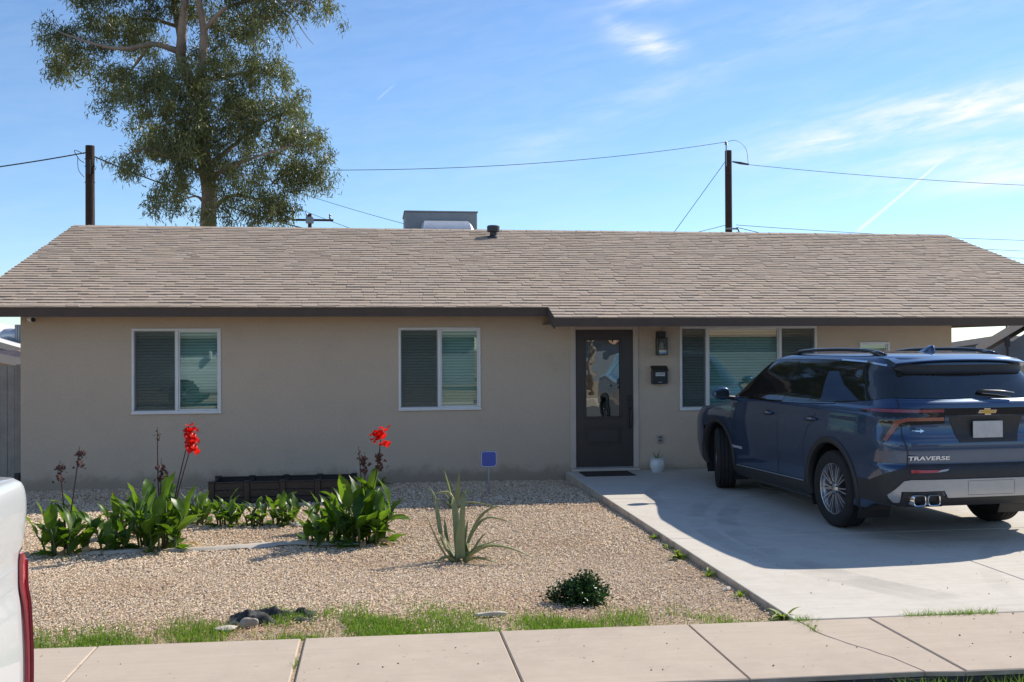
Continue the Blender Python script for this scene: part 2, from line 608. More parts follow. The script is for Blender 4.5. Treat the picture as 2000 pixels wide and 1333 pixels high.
M['earth'] = material('earth', (0.30, 0.225, 0.155), 0.95, var=(1.4, (0.24, 0.17, 0.115), 0.25), bump=(30, 0.6, 0.02))
M['gravel_bed'] = material('gravel_bed', (0.62, 0.47, 0.31), 0.95, var=(45, (0.25, 0.18, 0.12), 0.16), var2=(1.2, (0.42, 0.31, 0.21), 0.2, 0.6), bump=(60, 1.0, 0.02))
M['pebble'] = tint_material('pebble', 0.85, None, 90, 0.2)
M['soil'] = material('dark_soil', (0.05, 0.036, 0.026), 0.95, var=(12, (0.03, 0.022, 0.016), 0.25), bump=(40, 0.8, 0.02))
M['timber_dark'] = material('dark_composite', (0.020, 0.015, 0.013), 0.55, var=(8, (0.030, 0.023, 0.019), 0.3), bump=(50, 0.3, 0.004))
M['fence'] = material('weathered_fence', (0.33, 0.295, 0.25), 0.9, var=(5, (0.24, 0.21, 0.18), 0.3), bump=(25, 0.4, 0.006))
M['pole'] = material('creosote_pole', (0.060, 0.036, 0.026), 0.9, var=(3, (0.035, 0.022, 0.017), 0.3), bump=(20, 0.6, 0.02))
M['wire'] = material('wire', (0.022, 0.022, 0.025), 0.6, var=(3, (0.03, 0.03, 0.032), 0.3))
M['grey_metal'] = material('galvanised', (0.30, 0.32, 0.34), 0.45, 0.6, var=(4, (0.24, 0.26, 0.28), 0.3))
M['cooler'] = material('cooler_sheet', (0.30, 0.315, 0.32), 0.6, 0.1, var=(3, (0.25, 0.265, 0.275), 0.3), bump=(18, 0.1, 0.01))
M['duct'] = material('duct_metal', (0.60, 0.62, 0.64), 0.38, 0.55, var=(6, (0.52, 0.54, 0.56), 0.3), bump=(14, 0.3, 0.01))
M['vent'] = material('vent_metal', (0.035, 0.036, 0.042), 0.6, var=(8, (0.05, 0.05, 0.055), 0.3))

# ================================================================== setting: ground, road, pavement
def gz(x, y):
    """height of the gravel yard"""
    t = min(max((-y) / 8.1, 0), 1)
    return -0.115 + 0.075 * t + 0.008 * math.sin(x * 1.3 + y * .7) + 0.006 * math.sin(y * 2.1 - x * .6)


def gzn(X, Y):
    t = np.clip(-Y / 8.1, 0, 1)
    return -0.115 + 0.075 * t + 0.008 * np.sin(X * 1.3 + Y * .7) + 0.006 * np.sin(Y * 2.1 - X * .6)


def swb(x):     # back edge of the pavement
    return -8.125 - 0.026 * x


def swf(x):     # kerb line
    return -9.205 - 0.040 * x


KERB = swf
ground = MB()
ground.add([(-900, -900, -0.26), (900, -900, -0.26), (900, 1500, -0.26), (-900, 1500, -0.26)], [(0, 1, 2, 3)])
tag(ground.build('ground', M['earth']), kind='structure')
road = MB()
xs = [-80, -20, -10, -5, 0, 5, 10, 20, 80]
v, f = [], []
for i, x in enumerate(xs):
    v += [(x, swf(x) - 0.02, -0.155), (x, -13.5, -0.11), (x, -18.2, -0.155)]
    if i:
        a = 3 * (i - 1)
        f += [(a, a + 1, a + 4, a + 3), (a + 1, a + 2, a + 5, a + 4)]
road.add(v, f)
tag(road.build('road', M['asphalt']), kind='structure')

# far pavement of the opposite side (seen only as a reflection)
fp = MB().box(-40, 40, -19.9, -18.2, -0.2, -0.01).build('far_pavement', M['sidewalk'])
tag(fp, kind='structure')
fy = MB().box(-60, 60, -60, -19.9, -0.25, -0.03).build('far_yard', M['earth'])
tag(fy, kind='structure')


def slab(name, poly, z0, z1, mat, parent, bev=0.008):
    """a poured slab with softened top arrises from a plan outline"""
    n = len(poly)
    cx = sum(p[0] for p in poly) / n
    cy = sum(p[1] for p in poly) / n

    def inset(d):
        out = []
        for i in range(n):
            a, b, c = Vector((*poly[i - 1], 0)), Vector((*poly[i], 0)), Vector((*poly[(i + 1) % n], 0))
            e1, e2 = (b - a).normalized(), (c - b).normalized()
            n1, n2 = Vector((-e1.y, e1.x, 0)), Vector((-e2.y, e2.x, 0))
            k = (n1 + n2)
            if k.length < 1e-4:
                k = n1
            k.normalize()
            k /= max(k.dot(n1), 0.4)
            out.append((b.x + k.x * d, b.y + k.y * d))
        return out
    area = sum(poly[i - 1][0] * poly[i][1] - poly[i][0] * poly[i - 1][1] for i in range(n))
    if area < 0:
        poly = poly[::-1]
    q = inset(bev)
    v = [(x, y, z0) for x, y in poly] + [(x, y, z1 - bev * .8) for x, y in poly] + [(x, y, z1) for x, y in q]
    f = [tuple(range(2 * n, 3 * n))]
    for i in range(n):
        j = (i + 1) % n
        f += [(i, j, n + j, n + i), (n + i, n + j, 2 * n + j, 2 * n + i)]
    me = mesh(name, v, f, mat)
    me.materials.append(M['slab_side'])
    for i in range(n):
        me.polygons[1 + 2 * i].material_index = 1
    return put(name, me, parent)


# pavement: a joint bed with poured slabs on it
bed = MB()
bed.add([(-14, swb(-14), -0.016), (14, swb(14), -0.016), (14, swf(14) + .15, -0.016), (-14, swf(-14) + .15, -0.016)], [(0, 3, 2, 1)])
pav = tag(bed.build('pavement', M['gravel_bed']), kind='structure')
jx = [-1.72 + 1.256 * k for k in range(-7, 10)]
for i in range(len(jx) - 1):
    a, b = jx[i] + .004, jx[i + 1] - .004
    if abs(jx[i] + 0.464) < .05:        # the wide joint filled with grit
        a += .010
    if abs(jx[i + 1] + 0.464) < .05:
        b -= .010
    dz = rng.uniform(-.003, .003)
    if a < 2.9 < b:                     # the cracked slab, in two pieces
        cr = [(2.80, swb(2.8)), (2.815, -8.36), (2.808, -8.47), (2.83, -8.56), (2.872, -8.68), (2.90, -8.76), (2.958, -8.87), (2.985, -8.97), (3.02, -9.04), (3.035, -9.13), (3.07, swf(3.07) + .02)]
        w = .005
        slab('slab', [(a, swb(a)), *[(x - w * rng.uniform(.6, 1.4), y) for x, y in cr], (a, swf(a))], -0.03, 0.0, M['sidewalk'], pav, .005)
        slab('slab', [(b, swb(b)), (b, swf(b)), *[(x + w * rng.uniform(.6, 1.4), y) for x, y in reversed(cr)]], -0.03, -.002, M['sidewalk'], pav, .005)
    else:
        slab('slab', [(a, swb(a)), (b, swb(b)), (b, swf(b)), (a, swf(a))], -0.03, dz, M['sidewalk'], pav)
# kerb stones under the pavement edge
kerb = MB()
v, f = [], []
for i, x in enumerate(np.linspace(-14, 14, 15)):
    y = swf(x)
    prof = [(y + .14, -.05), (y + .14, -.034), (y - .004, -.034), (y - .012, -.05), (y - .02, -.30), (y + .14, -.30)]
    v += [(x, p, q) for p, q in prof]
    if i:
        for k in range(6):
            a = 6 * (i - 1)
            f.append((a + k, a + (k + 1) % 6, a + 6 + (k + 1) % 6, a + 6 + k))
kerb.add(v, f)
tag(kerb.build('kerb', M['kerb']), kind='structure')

# driveway slabs with sawn joints
dbed = MB().box(2.80, 13.2, -8.15, -.02, -.2, -.045)
drv = tag(dbed.build('driveway', M['slab_side']), kind='structure')
for xa, xb in ((2.79, 5.032), (5.040, 7.282), (7.290, 9.55), (9.558, 13.2)):
    for ya, yb in ((-2.742, -.012), (-5.300, -2.750), (None, -5.308)):
        if ya is None:
            poly = [(xa, swb(xa) + .02), (xb, swb(xb) + .02), (xb, yb), (xa, yb)]
        else:
            poly = [(xa, ya), (xb, ya), (xb, yb), (xa, yb)]
        slab('slab', poly, -0.125, rng.uniform(-.001, .001), M['concrete'], drv, .006)

# gravel yard: a modelled bed with loose crushed stone on it
xs = np.linspace(-14, 2.80, 70)
ys = np.linspace(0, 1, 60)
v, f = [], []
for i, x in enumerate(xs):
    for j, t in enumerate(ys):
        y = t * (swb(x) - 0.0) if x > -30 else 0
        v.append((x, y, gz(x, y) - 0.010))
for i in range(len(xs) - 1):
    for j in range(len(ys) - 1):
        a = i * 60 + j
        f.append((a, a + 60, a + 61, a + 1))
yard = put('gravel_yard', mesh('gravel_yard', v, f, M['gravel_bed'], True))
tag(yard, kind='structure')
side_yard = MB().add([(-14, 0.0, -.13), (-4.9, 0.0, -.13), (-4.9, 14, -.13), (-14, 14, -.13)], [(0, 1, 2, 3)])
tag(side_yard.build('side_yard', M['gravel_bed']), kind='structure')
back_slab = MB().add([(8.9, -.02, -.06), (40, -.02, -.06), (40, 14, -.06), (8.9, 14, -.06)], [(0, 1, 2, 3)])
tag(back_slab.build('carport_floor', M['concrete']), kind='structure')


def pebbles(n, xr, yr, smin, smax, seed):
    r = np.random.default_rng(seed)
    X = r.uniform(*xr, n)
    T = r.uniform(*yr, n)
    Y = T
    ok = (Y > (-8.125 - .026 * X) + .01) & (X < 2.775)
    # sparser where grass and soil take over, by the pavement
    X, Y = X[ok], Y[ok]
    edge = np.clip((Y + 8.1 + .026 * X) / 0.9, 0.22, 1)
    k = r.random(len(X)) < edge
    X, Y = X[k], Y[k]
    n = len(X)
    S = r.uniform(smin, smax, n)
    base = np.array([[1, 0, 0], [-1, 0, 0], [0, 1, 0], [0, -1, 0], [0, 0, 1], [0, 0, -1]], float)
    P = base[None] * (S[:, None, None] * r.uniform(.55, 1.15, (n, 6, 1)))
    P += r.normal(0, .22, (n, 6, 3)) * S[:, None, None]
    P[:, :, 2] *= .48
    a = r.uniform(0, 6.283, n)
    t = r.uniform(-.6, .6, n)
    ca, sa, ct, st = np.cos(a), np.sin(a), np.cos(t), np.sin(t)
    x, y, z = P[..., 0].copy(), P[..., 1].copy(), P[..., 2].copy()
    x, z = x * ct[:, None] - z * st[:, None], x * st[:, None] + z * ct[:, None]
    x, y = x * ca[:, None] - y * sa[:, None], x * sa[:, None] + y * ca[:, None]
    Z = gzn(X, Y) + S * r.uniform(-.15, .35, n)
    V = np.stack([x + X[:, None], y + Y[:, None], z + Z[:, None]], -1).reshape(-1, 3)
    fb = np.array([[0, 2, 4], [2, 1, 4], [1, 3, 4], [3, 0, 4], [2, 0, 5], [1, 2, 5], [3, 1, 5], [0, 3, 5]])
    Fc = (fb[None] + (np.arange(n) * 6)[:, None, None]).reshape(-1, 3)
    pal = np.array([[.80, .63, .41], [.83, .69, .48], [.76, .57, .37], [.77, .57, .39], [.85, .75, .58], [.56, .40, .25], [.80, .60, .44], [.68, .54, .38]])
    pr = np.array([.24, .2, .16, .12, .1, .07, .07, .04])
    c = pal[r.choice(8, n, p=pr)] * r.uniform(.8, 1.12, (n, 1))
    big = 0.93 + .09 * np.sin(X * .9 + 1.3) * np.cos(Y * .8)
    e = Y + 8.125 + .026 * X
    blot = np.sin(X * 2.7 + Y * 1.9) + np.sin(X * 1.1 - Y * 3.3 + 2) + r.normal(0, .5, n)
    soil = np.clip(1.15 - e / .75, 0, 1) * np.clip(.5 + .4 * blot, 0, 1) + .35 * np.clip(blot - 1.1, 0, 1)
    soil = np.clip(soil, 0, 1)[:, None]
    c = c * (1 - soil) + c * np.array([.70, .55, .42]) * soil
    c = np.clip(c * big[:, None] * np.array([.98, .97, 1.0]), 0, .88)
    return V, Fc, np.repeat(c, 8, 0)


parts = [pebbles(88000, (-3.1, 2.79), (-8.3, -5.6), .0055, .0115, 1), pebbles(64000, (-4.4, 2.79), (-5.6, -2.6), .008, .0145, 2), pebbles(32000, (-5.2, 2.79), (-2.6, -0.01), .011, .019, 3)]
off, VV, FF, CC = 0, [], [], []
for V_, F_, C_ in parts:
    VV.append(V_)
    FF.append(F_ + off)
    CC.append(C_)
    off += len(V_)
peb = put('gravel', fast_mesh('gravel', np.concatenate(VV), np.concatenate(FF), M['pebble'], np.concatenate(CC)))
tag(peb, 'loose tan crushed gravel covering the front yard', 'gravel', kind='stuff')

# wind-blown bits lying on the concrete
r_ = np.random.default_rng(77)
n_ = 150
X = np.concatenate([r_.uniform(2.9, 7.0, 70), r_.uniform(-2.2, 5.2, 80)])
Y = np.concatenate([r_.uniform(-8.05, -5.8, 70), r_.uniform(-9.15, -8.25, 80)])
S = r_.uniform(.002, .0075, n_)
base = np.array([[1, 0, 0], [-1, 0, 0], [0, 1, 0], [0, -1, 0], [0, 0, .8], [0, 0, -.3]], float)
P = base[None] * S[:, None, None] * r_.uniform(.5, 1.4, (n_, 6, 1))
V_ = (P + np.stack([X, Y, S * .3 + .001], -1)[:, None]).reshape(-1, 3)
fb = np.array([[0, 2, 4], [2, 1, 4], [1, 3, 4], [3, 0, 4], [2, 0, 5], [1, 2, 5], [3, 1, 5], [0, 3, 5]])
F_ = (fb[None] + (np.arange(n_) * 6)[:, None, None]).reshape(-1, 3)
cc_ = np.array([[.16, .11, .07], [.30, .22, .13], [.10, .08, .06]])[r_.integers(0, 3, n_)]
lit = put('litter', fast_mesh('litter', V_, F_, M['pebble'], np.repeat(cc_, 8, 0)))
tag(lit, 'scattered dark seeds, grit and leaf bits on the concrete', 'litter', kind='stuff')

# ================================================================== the house
HOUSE = thing('house', 'long single-storey tan stucco house with brown shingle gable roof', 'house', (0, 0, 0))
XL, XR_, YB = -4.86, 8.97, 9.0
SL = 1 / 3.0


def roof_z(y):
    return 2.265 + (y + 1.05) * SL


RIDGE_Y = 4.5
RX0, RX1, JOG = -5.43, 11.66, 2.46

OPEN = dict(w1=(-3.386, -2.17, 0.946, 2.141), w2=(0.333, 1.532, 0.947, 2.146), door=(2.905, 3.875, 0.0, 2.135), w3=(4.555, 6.735, 0.893, 2.155), w4=(7.43, 7.93, 0.95, 1.905))


def wall_with_holes(x0, x1, z0, z1, yf, yb, holes):
    mb = MB()
    xs = sorted({x0, x1, *[h[0] for h in holes], *[h[1] for h in holes]})
    zs = sorted({z0, z1, *[h[2] for h in holes], *[h[3] for h in holes]})
    for i in range(len(xs) - 1):
        for j in range(len(zs) - 1):
            cx, cz = (xs[i] + xs[i + 1]) / 2, (zs[j] + zs[j + 1]) / 2
            if any(h[0] < cx < h[1] and h[2] < cz < h[3] for h in holes):
                continue
            for y in (yf, yb):
                q = [(xs[i], y, zs[j]), (xs[i + 1], y, zs[j]), (xs[i + 1], y, zs[j + 1]), (xs[i], y, zs[j + 1])]
                mb.add(q, [(0, 1, 2, 3)] if y == yf else [(3, 2, 1, 0)])
    for a, b, c, d in holes:
        mb.add([(a, yf, c), (a, yb, c), (a, yb, d), (a, yf, d)], [(0, 1, 2, 3)])
        mb.add([(b, yf, c), (b, yb, c), (b, yb, d), (b, yf, d)], [(3, 2, 1, 0)])
        mb.add([(a, yf, d), (b, yf, d), (b, yb, d), (a, yb, d)], [(3, 2, 1, 0)])
        mb.add([(a, yf, c), (b, yf, c), (b, yb, c), (a, yb, c)], [(0, 1, 2, 3)])
    return mb


wm = wall_with_holes(XL, XR_, -0.3, 2.52, 0.0, 0.16, list(OPEN.values()))
wm.build('front_wall', M['stucco'], HOUSE, recalc=False)
gp = [(0.001, -.3), (YB, -.3), (YB, 2.5), (RIDGE_Y, roof_z(RIDGE_Y) - .12), (0.001, 2.50)]
MB().prism(gp, 'x', XL + .001, XL + .16).build('gable_wall', M['stucco'], HOUSE)
MB().prism(gp, 'x', XR_ - .16, XR_ - .001).build('gable_wall', M['stucco'], HOUSE)
MB().box(XL, XR_, YB - .15, YB - .002, -.3, 2.5).build('back_wall', M['stucco'], HOUSE)
# inside: floor, ceiling and a back partition so that the rooms read as rooms
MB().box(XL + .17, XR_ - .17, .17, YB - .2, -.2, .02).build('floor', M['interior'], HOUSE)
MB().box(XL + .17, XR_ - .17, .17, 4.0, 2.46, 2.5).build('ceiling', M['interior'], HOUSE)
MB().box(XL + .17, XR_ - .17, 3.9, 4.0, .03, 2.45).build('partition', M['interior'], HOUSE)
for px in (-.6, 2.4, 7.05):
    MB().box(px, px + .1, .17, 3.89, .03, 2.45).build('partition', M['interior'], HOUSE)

# ---- roof: decks, fascia, rakes
RM = bpy.data.objects.new('roof', None)
COL.objects.link(RM)
RM.parent = HOUSE


def deck(x0, x1, y0, y1, t0, t1, name='deck'):
    def rz(y):
        return roof_z(y) if y <= RIDGE_Y else roof_z(2 * RIDGE_Y - y)
    v = []
    for y in (y0, y1):
        for dz in (t0, t1):
            for x in (x0, x1):
                v.append((x, y, rz(y) + dz))
    return MB().add(v, [(0, 1, 3, 2), (4, 6, 7, 5), (0, 4, 5, 1), (2, 3, 7, 6), (0, 2, 6, 4), (1, 5, 7, 3)]).build(name, M['soffit'], RM)


deck(RX0, JOG, -.53, RIDGE_Y, -.055, -.018)
deck(JOG + .001, RX1, -1.03, RIDGE_Y, -.055, -.018)
deck(RX0, RX1, RIDGE_Y + .001, 2 * RIDGE_Y + .55, -.055, -.004, 'back_slope')
# fascia boards
MB().box(RX0 + .03, JOG + .0, -.556, -.53, roof_z(-.55) - .145, roof_z(-.55) - .016).build('fascia', M['fascia'], RM)
MB().box(JOG - .03, RX1 - .03, -1.056, -1.03, roof_z(-1.05) - .135, roof_z(-1.05) - .014).build('fascia', M['fascia'], RM)


def rake(x0, x1, y0, y1, d0, d1):
    v = [(x, y, roof_z(y if y <= RIDGE_Y else 2 * RIDGE_Y - y) + d) for y in (y0, y1) for d in (d0, d1) for x in (x0, x1)]
    return MB().add(v, [(0, 1, 3, 2), (4, 6, 7, 5), (0, 4, 5, 1), (2, 3, 7, 6), (0, 2, 6, 4), (1, 5, 7, 3)]).build('rake_board', M['fascia'], RM)


rake(RX0, RX0 + .026, -.558, RIDGE_Y, -.15, -.016)
rake(RX1 - .026, RX1, -1.058, RIDGE_Y, -.15, -.016)
rake(RX0, RX0 + .026, RIDGE_Y, 9.5, -.15, -.016)
rake(RX1 - .026, RX1, RIDGE_Y, 9.5, -.15, -.016)
rake(JOG - .029, JOG - .003, -1.058, -.5, -.16, -.014)
# boxed soffits
MB().box(RX0 + .03, JOG - .03, -.529, -.001, 2.325, 2.337).build('soffit', M['soffit'], RM)
MB().box(JOG - .002, RX1 - .03, -1.029, -.001, 2.178, 2.190).build('soffit', M['soffit'], RM)
# carport end beam and posts (outside the frame, carry the overhang)
MB().box(RX1 - .25, RX1 - .12, -.95, 9.2, 2.195, 2.24).build('carport_beam', M['fascia'], RM)
for y in (-.8, 9.0):
    MB().box(RX1 - .24, RX1 - .13, y - .055, y + .055, -.06, 2.176, .008).build('carport_post', M['fascia'], RM)

# ---- shingles: every tab is its own piece; courses nearest the eaves are separate objects
EXPO = 0.143
cs, sn = math.cos(math.atan(SL)), math.sin(math.atan(SL))
UP = Vector((0, cs, sn))
NRM = Vector((0, -sn, cs))
pal = [(.40, .318, .245), (.41, .325, .252), (.385, .305, .236), (.405, .325, .256), (.372, .295, .228), (.425, .338, .263), (.397, .308, .235), (.39, .318, .252)]
M['shingle'] = tint_material('shingle', 0.95, [(i / 8 + .01, c) for i, c in enumerate(pal)], 70, 0.45, (140, 0.4, 0.003))
M['shingle_f'] = tint_material('shingle_field', 0.95, None, 70, 0.45, (140, 0.4, 0.003))
variants = []
for k in range(10):
    t = .0150 + .0008 * k
    w0 = 1.0
    sk = rng.uniform(-.006, .006)
    j = [rng.uniform(-.003, .003) for _ in range(4)]
    L = .185
    vv = [(0, j[0], 0), (w0, j[1] + sk, 0), (w0, L, 0), (0, L, 0), (0, j[0], t), (w0, j[1] + sk, t * rng.uniform(.88, 1.1)), (w0, L, .002), (0, L, .002)]
    # shear across as seen on the sun-warped tabs
    variants.append(mesh('shingle', vv, [(0, 3, 2, 1), (4, 5, 6, 7), (0, 1, 5, 4), (1, 2, 6, 5), (2, 3, 7, 6), (3, 0, 4, 7)], M['shingle']))
FV, FFc, FC = [], [], []
cnt = 0
n_course = int((RIDGE_Y + 1.05) / cs / EXPO) + 1
sh_rng = random.Random(5)
first_left = (-.55 + 1.05) / cs
for c in [-1] + list(range(n_course)):
    d = c * EXPO if c >= 0 else first_left - .012
    xs0 = RX0 - .02 if d >= first_left - .09 else JOG - .015
    xe = RX1 + .02 if c >= 0 else JOG
    x = xs0 - sh_rng.uniform(0, .25) * (1 if xs0 < 0 else 0)
    y0 = max(d, first_left - .012) if False else d
    while x < xe:
        w = sh_rng.choice((.15, .17, .20, .22, .26, .30))
        xa, xb = max(x, xs0), min(x + w, xe)
        x += w
        if xb - xa < .03:
            continue
        dd = d
        if d < first_left and xa < JOG - .02 and xb <= JOG + .3:
            dd = first_left - .012
        lift = sh_rng.uniform(-.001, .0015)
        org = Vector((xa, -1.05 - .012, roof_z(-1.05) - .016)) + UP * (dd + .0) + NRM * lift
        me = sh_rng.choice(variants)
        visible_near = c < 7 and xa > -5.3 and xb < 10.3
        if visible_near and cnt < 300 and (c <= 3 or sh_rng.random() < .95):
            o = put('shingle', me, RM)
            mm = Matrix.Identity(4)
            for i in range(3):
                mm[i][0], mm[i][1], mm[i][2] = ((xb - xa - .003) if i == 0 else 0), UP[i], NRM[i]
            mm.translation = org
            o.matrix_basis = mm
            cnt += 1
        else:
            b = len(FV)
            for p in me.vertices:
                q = org + Vector((1, 0, 0)) * (p.co.x * (xb - xa - .003)) + UP * p.co.y + NRM * p.co.z
                FV.append(tuple(q))
            for fc in ((0, 3, 2, 1), (4, 5, 6, 7), (0, 1, 5, 4), (1, 2, 6, 5), (2, 3, 7, 6), (3, 0, 4, 7)):
                FFc.append([b + i for i in fc])
            cc = pal[(sh_rng.randrange(8))]
            FC += [cc] * 6
fld = put('shingle_field', fast_mesh('shingle_field', np.array(FV), np.array(FFc), M['shingle_f'], np.array(FC)), RM)
tag(fld, kind='stuff')
# ridge caps
cap = mesh('ridge_cap', [(0, -.15, -.05), (.30, -.15, -.05), (.30, 0, .002), (0, 0, .002), (.30, .15, -.05), (0, .15, -.05), (0, -.15, -.062), (.3, -.15, -.062)],
           [(0, 1, 2, 3), (3, 2, 4, 5), (6, 7, 1, 0)], M['shingle'])
x = RX0
while x < RX1 - .05:
    put('ridge_cap', cap, RM, (x, RIDGE_Y, roof_z(RIDGE_Y) + .006 + rng.uniform(0, .004)), (0, R(rng.uniform(.4, 1.0)), 0), ((.29 if x + .3 < RX1 else RX1 - x) / .30, 1, 1))
    x += .245

# ---- windows
def window(name, a, b, z0, z1, mull, screens, blind_gap=.06, sill=True, label=None):
    """mull: x positions of the vertical mullions; screens: which lights carry an insect screen"""
    w = MB().build(name, None, HOUSE) if False else bpy.data.objects.new(name, None)
    COL.objects.link(w)
    w.parent = HOUSE
    if label:
        w['label'] = label
    fr = .034
    yf = -.018
    for args in ((a, b, z1 - fr, z1), (a, b, z0, z0 + fr), (a, a + fr, z0 + fr + .001, z1 - fr - .001), (b - fr, b, z0 + fr + .001, z1 - fr - .001)):
        MB().box(args[0], args[1], yf, .10, args[2], args[3], .004).build('frame', M['vinyl'], w)
    for mx in mull:
        MB().box(mx - .022, mx + .022, yf + .004, .09, z0 + fr + .001, z1 - fr - .001, .004).build('mullion', M['vinyl'], w)
    if sill:
        MB().box(a - .008, b + .008, -.03, -.0185, z0 - .012, z0 + .012, .003).build('sill', M['vinyl'], w)
    edges = [a + fr] + [k for mx in mull for k in (mx - .022, mx + .022)] + [b - fr]
    for i in range(0, len(edges), 2):
        p, q = edges[i] + .001, edges[i + 1] - .001
        sash = .018
        ys = .030 if (i // 2) in screens else .020
        for args in ((p, q, z1 - fr - sash - .001, z1 - fr - .001), (p, q, z0 + fr + .001, z0 + fr + sash + .001), (p, p + sash, z0 + fr + sash + .002, z1 - fr - sash - .002), (q - sash, q, z0 + fr + sash + .002, z1 - fr - sash - .002)):
            MB().box(args[0], args[1], ys - .012, ys + .02, args[2], args[3]).build('sash', M['vinyl'], w)
        MB().box(p + sash - .003, q - sash + .003, ys + .001, ys + .006, z0 + fr + sash - .003, z1 - fr - sash + .003).build('pane', M['glass'], w)
        if (i // 2) in screens:
            MB().box(p + .004, q - .004, ys - .020, ys - .0185, z0 + fr + .006, z1 - fr - .006).build('screen', M['screen'], w)
    # venetian blind hung behind the glass
    bl = MB()
    z = z0 + fr + .01
    p, q = a + fr + .012, b - fr - .012
    while z < z1 - fr - .03:
        t = R(50 + rng.uniform(-3, 3))
        dy, dz = .0235 * math.cos(t), .0235 * math.sin(t)
        y = .135
        bl.add([(p, y - dy, z - dz), (q, y - dy, z - dz), (q, y + dy, z + dz), (p, y + dy, z + dz)], [(0, 1, 2, 3)])
        z += .0425
    bl.box(p, q, .115, .155, z1 - fr - .03, z1 - fr - .002)
    tag(bl.build('blind', M['blind'], w, recalc=False), kind='stuff')
    return w


window('window', *OPEN['w1'], [-2.775], [0])
w2 = window('window', *OPEN['w2'], [0.925], [0])
# small round alarm sticker in the corner of the second window
MB().lathe([(0.001, .0), (.026, .0), (.026, .001), (.001, .001)], 20, 'y', (1.452, .0165, 1.052)).build('sticker', M['black_metal'], w2)
MB().lathe([(0.001, .0), (.017, .0), (.017, .001), (.001, .001)], 20, 'y', (1.452, .0150, 1.052)).build('sticker_face', M['grey_metal'], w2)
window('window', *OPEN['w3'], [4.985, 6.145], [0, 2])
window('window', *OPEN['w4'], [], [])
# ---- front door
D = bpy.data.objects.new('door', None)
COL.objects.link(D)
D.parent = HOUSE
a, b, z0, z1 = OPEN['door']
for args in ((a - .035, a + .047, 0.045, z1 + .03), (b - .042, b + .035, 0.045, z1 + .03)):
    MB().box(args[0], args[1], -.022, .06, args[2], args[3], .005).build('jamb', M['trim'], D)
MB().box(a + .048, b - .043, -.022, .06, z1 - .028, z1 + .03, .005).build('head_trim', M['trim'], D)
MB().box(a - .03, b + .03, -.10, .09, 0.003, .044, .006).build('threshold', M['trim'], D)
MB().box(a + .05, b - .045, -.03, .08, .0445, .062, .003).build('weather_bar', M['grey_metal'], D)
da, db, dz0, dz1 = a + .049, b - .044, .064, z1 - .030
gx0, gx1, gzA, gzB = 3.10, 3.645, .79, 1.965
MB().box(da, gx0, .012, .055, dz0, dz1).build('stile', M['door'], D)
MB().box(gx1, db, .012, .055, dz0, dz1).build('stile', M['door'], D)
MB().box(gx0 + .0005, gx1 - .0005, .012, .055, gzB, dz1).build('rail', M['door'], D)
MB().box(gx0 + .0005, gx1 - .0005, .012, .055, .652, gzA).build('rail', M['door'], D)
MB().box(gx0 + .0005, gx1 - .0005, .012, .055, dz0, .375).build('rail', M['door'], D)
MB().box(gx0 + .0005, gx1 - .0005, .030, .050, .3755, .6515).build('recess', M['door'], D)
MB().box(gx0 + .045, gx1 - .045, .017, .0295, .415, .612, .010).build('raised_panel', M['door'], D)
for args in ((gx0 - .012, gx1 + .012, gzB - .018, gzB + .014), (gx0 - .012, gx1 + .012, gzA - .014, gzA + .018), (gx0 - .012, gx0 + .018, gzA + .0185, gzB - .0185), (gx1 - .018, gx1 + .012, gzA + .0185, gzB - .0185)):
    MB().box(args[0], args[1], .000, .0115, args[2], args[3], .005).build('glazing_bead', M['door'], D)
MB().box(gx0 + .002, gx1 - .002, .028, .034, gzA + .002, gzB - .002).build('pane', M['door_glass'], D)
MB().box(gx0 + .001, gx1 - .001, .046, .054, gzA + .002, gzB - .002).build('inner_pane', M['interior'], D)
hd = MB()
hd.box(3.752, 3.802, -.004, .0118, .62, 1.12, .006)
hd.tube([(3.777, -.004, .66), (3.777, -.055, .68), (3.777, -.062, .78), (3.777, -.058, .90), (3.777, -.004, .93)], .011, 10)
hd.lathe([(.001, -.016), (.028, -.016), (.030, -.004)], 18, 'y', (3.777, 0, 1.05))
smooth_by_angle(hd.build('handle', M['black_metal'], D))

# ---- small fittings on the wall (each its own thing)
lan = thing('wall_lantern', 'black square metal lantern with glass sides beside the front door', 'lantern', (4.246, 0, 1.72))
MB().box(-.062, .062, -.02, -.0005, .12, .355, .004).build('back_plate', M['black_metal'], lan)
MB().box(-.055, .055, -.14, -.0205, .265, .355, .006).build('canopy', M['black_metal'], lan)
fr_ = MB()
for sx_ in (-.073, .061):
    for sy in (-.165, -.040):
        fr_.box(sx_, sx_ + .012, sy, sy + .012, .012, .252)
fr_.build('frame', M['black_metal'], lan)
MB().box(-.076, .076, -.168, -.025, .2525, .2645, .003).build('top_plate', M['black_metal'], lan)
MB().box(-.076, .076, -.168, -.025, .0, .0115, .003).build('bottom_plate', M['black_metal'], lan)
M['lantern_glass'] = glass_material('lantern_glass', (0.80, 0.78, 0.70), 0.12)
MB().box(-.060, .060, -.160, -.157, .013, .251).build('glass', M['lantern_glass'], lan)
MB().box(-.068, -.065, -.152, -.041, .013, .251).build('glass', M['lantern_glass'], lan)
MB().box(.065, .068, -.152, -.041, .013, .251).build('glass', M['lantern_glass'], lan)
M['bulb'] = material('bulb', (0.80, 0.74, 0.60), 0.3, var=(8, (0.76, 0.70, 0.56), 0.3))
smooth_by_angle(MB().lathe([(.016, .012), (.016, .05), (.020, .075), (.030, .12), (.028, .16), (.012, .195), (.001, .20)], 16, 'z', (0, -.098, 0)).build('bulb', M['bulb'], lan))

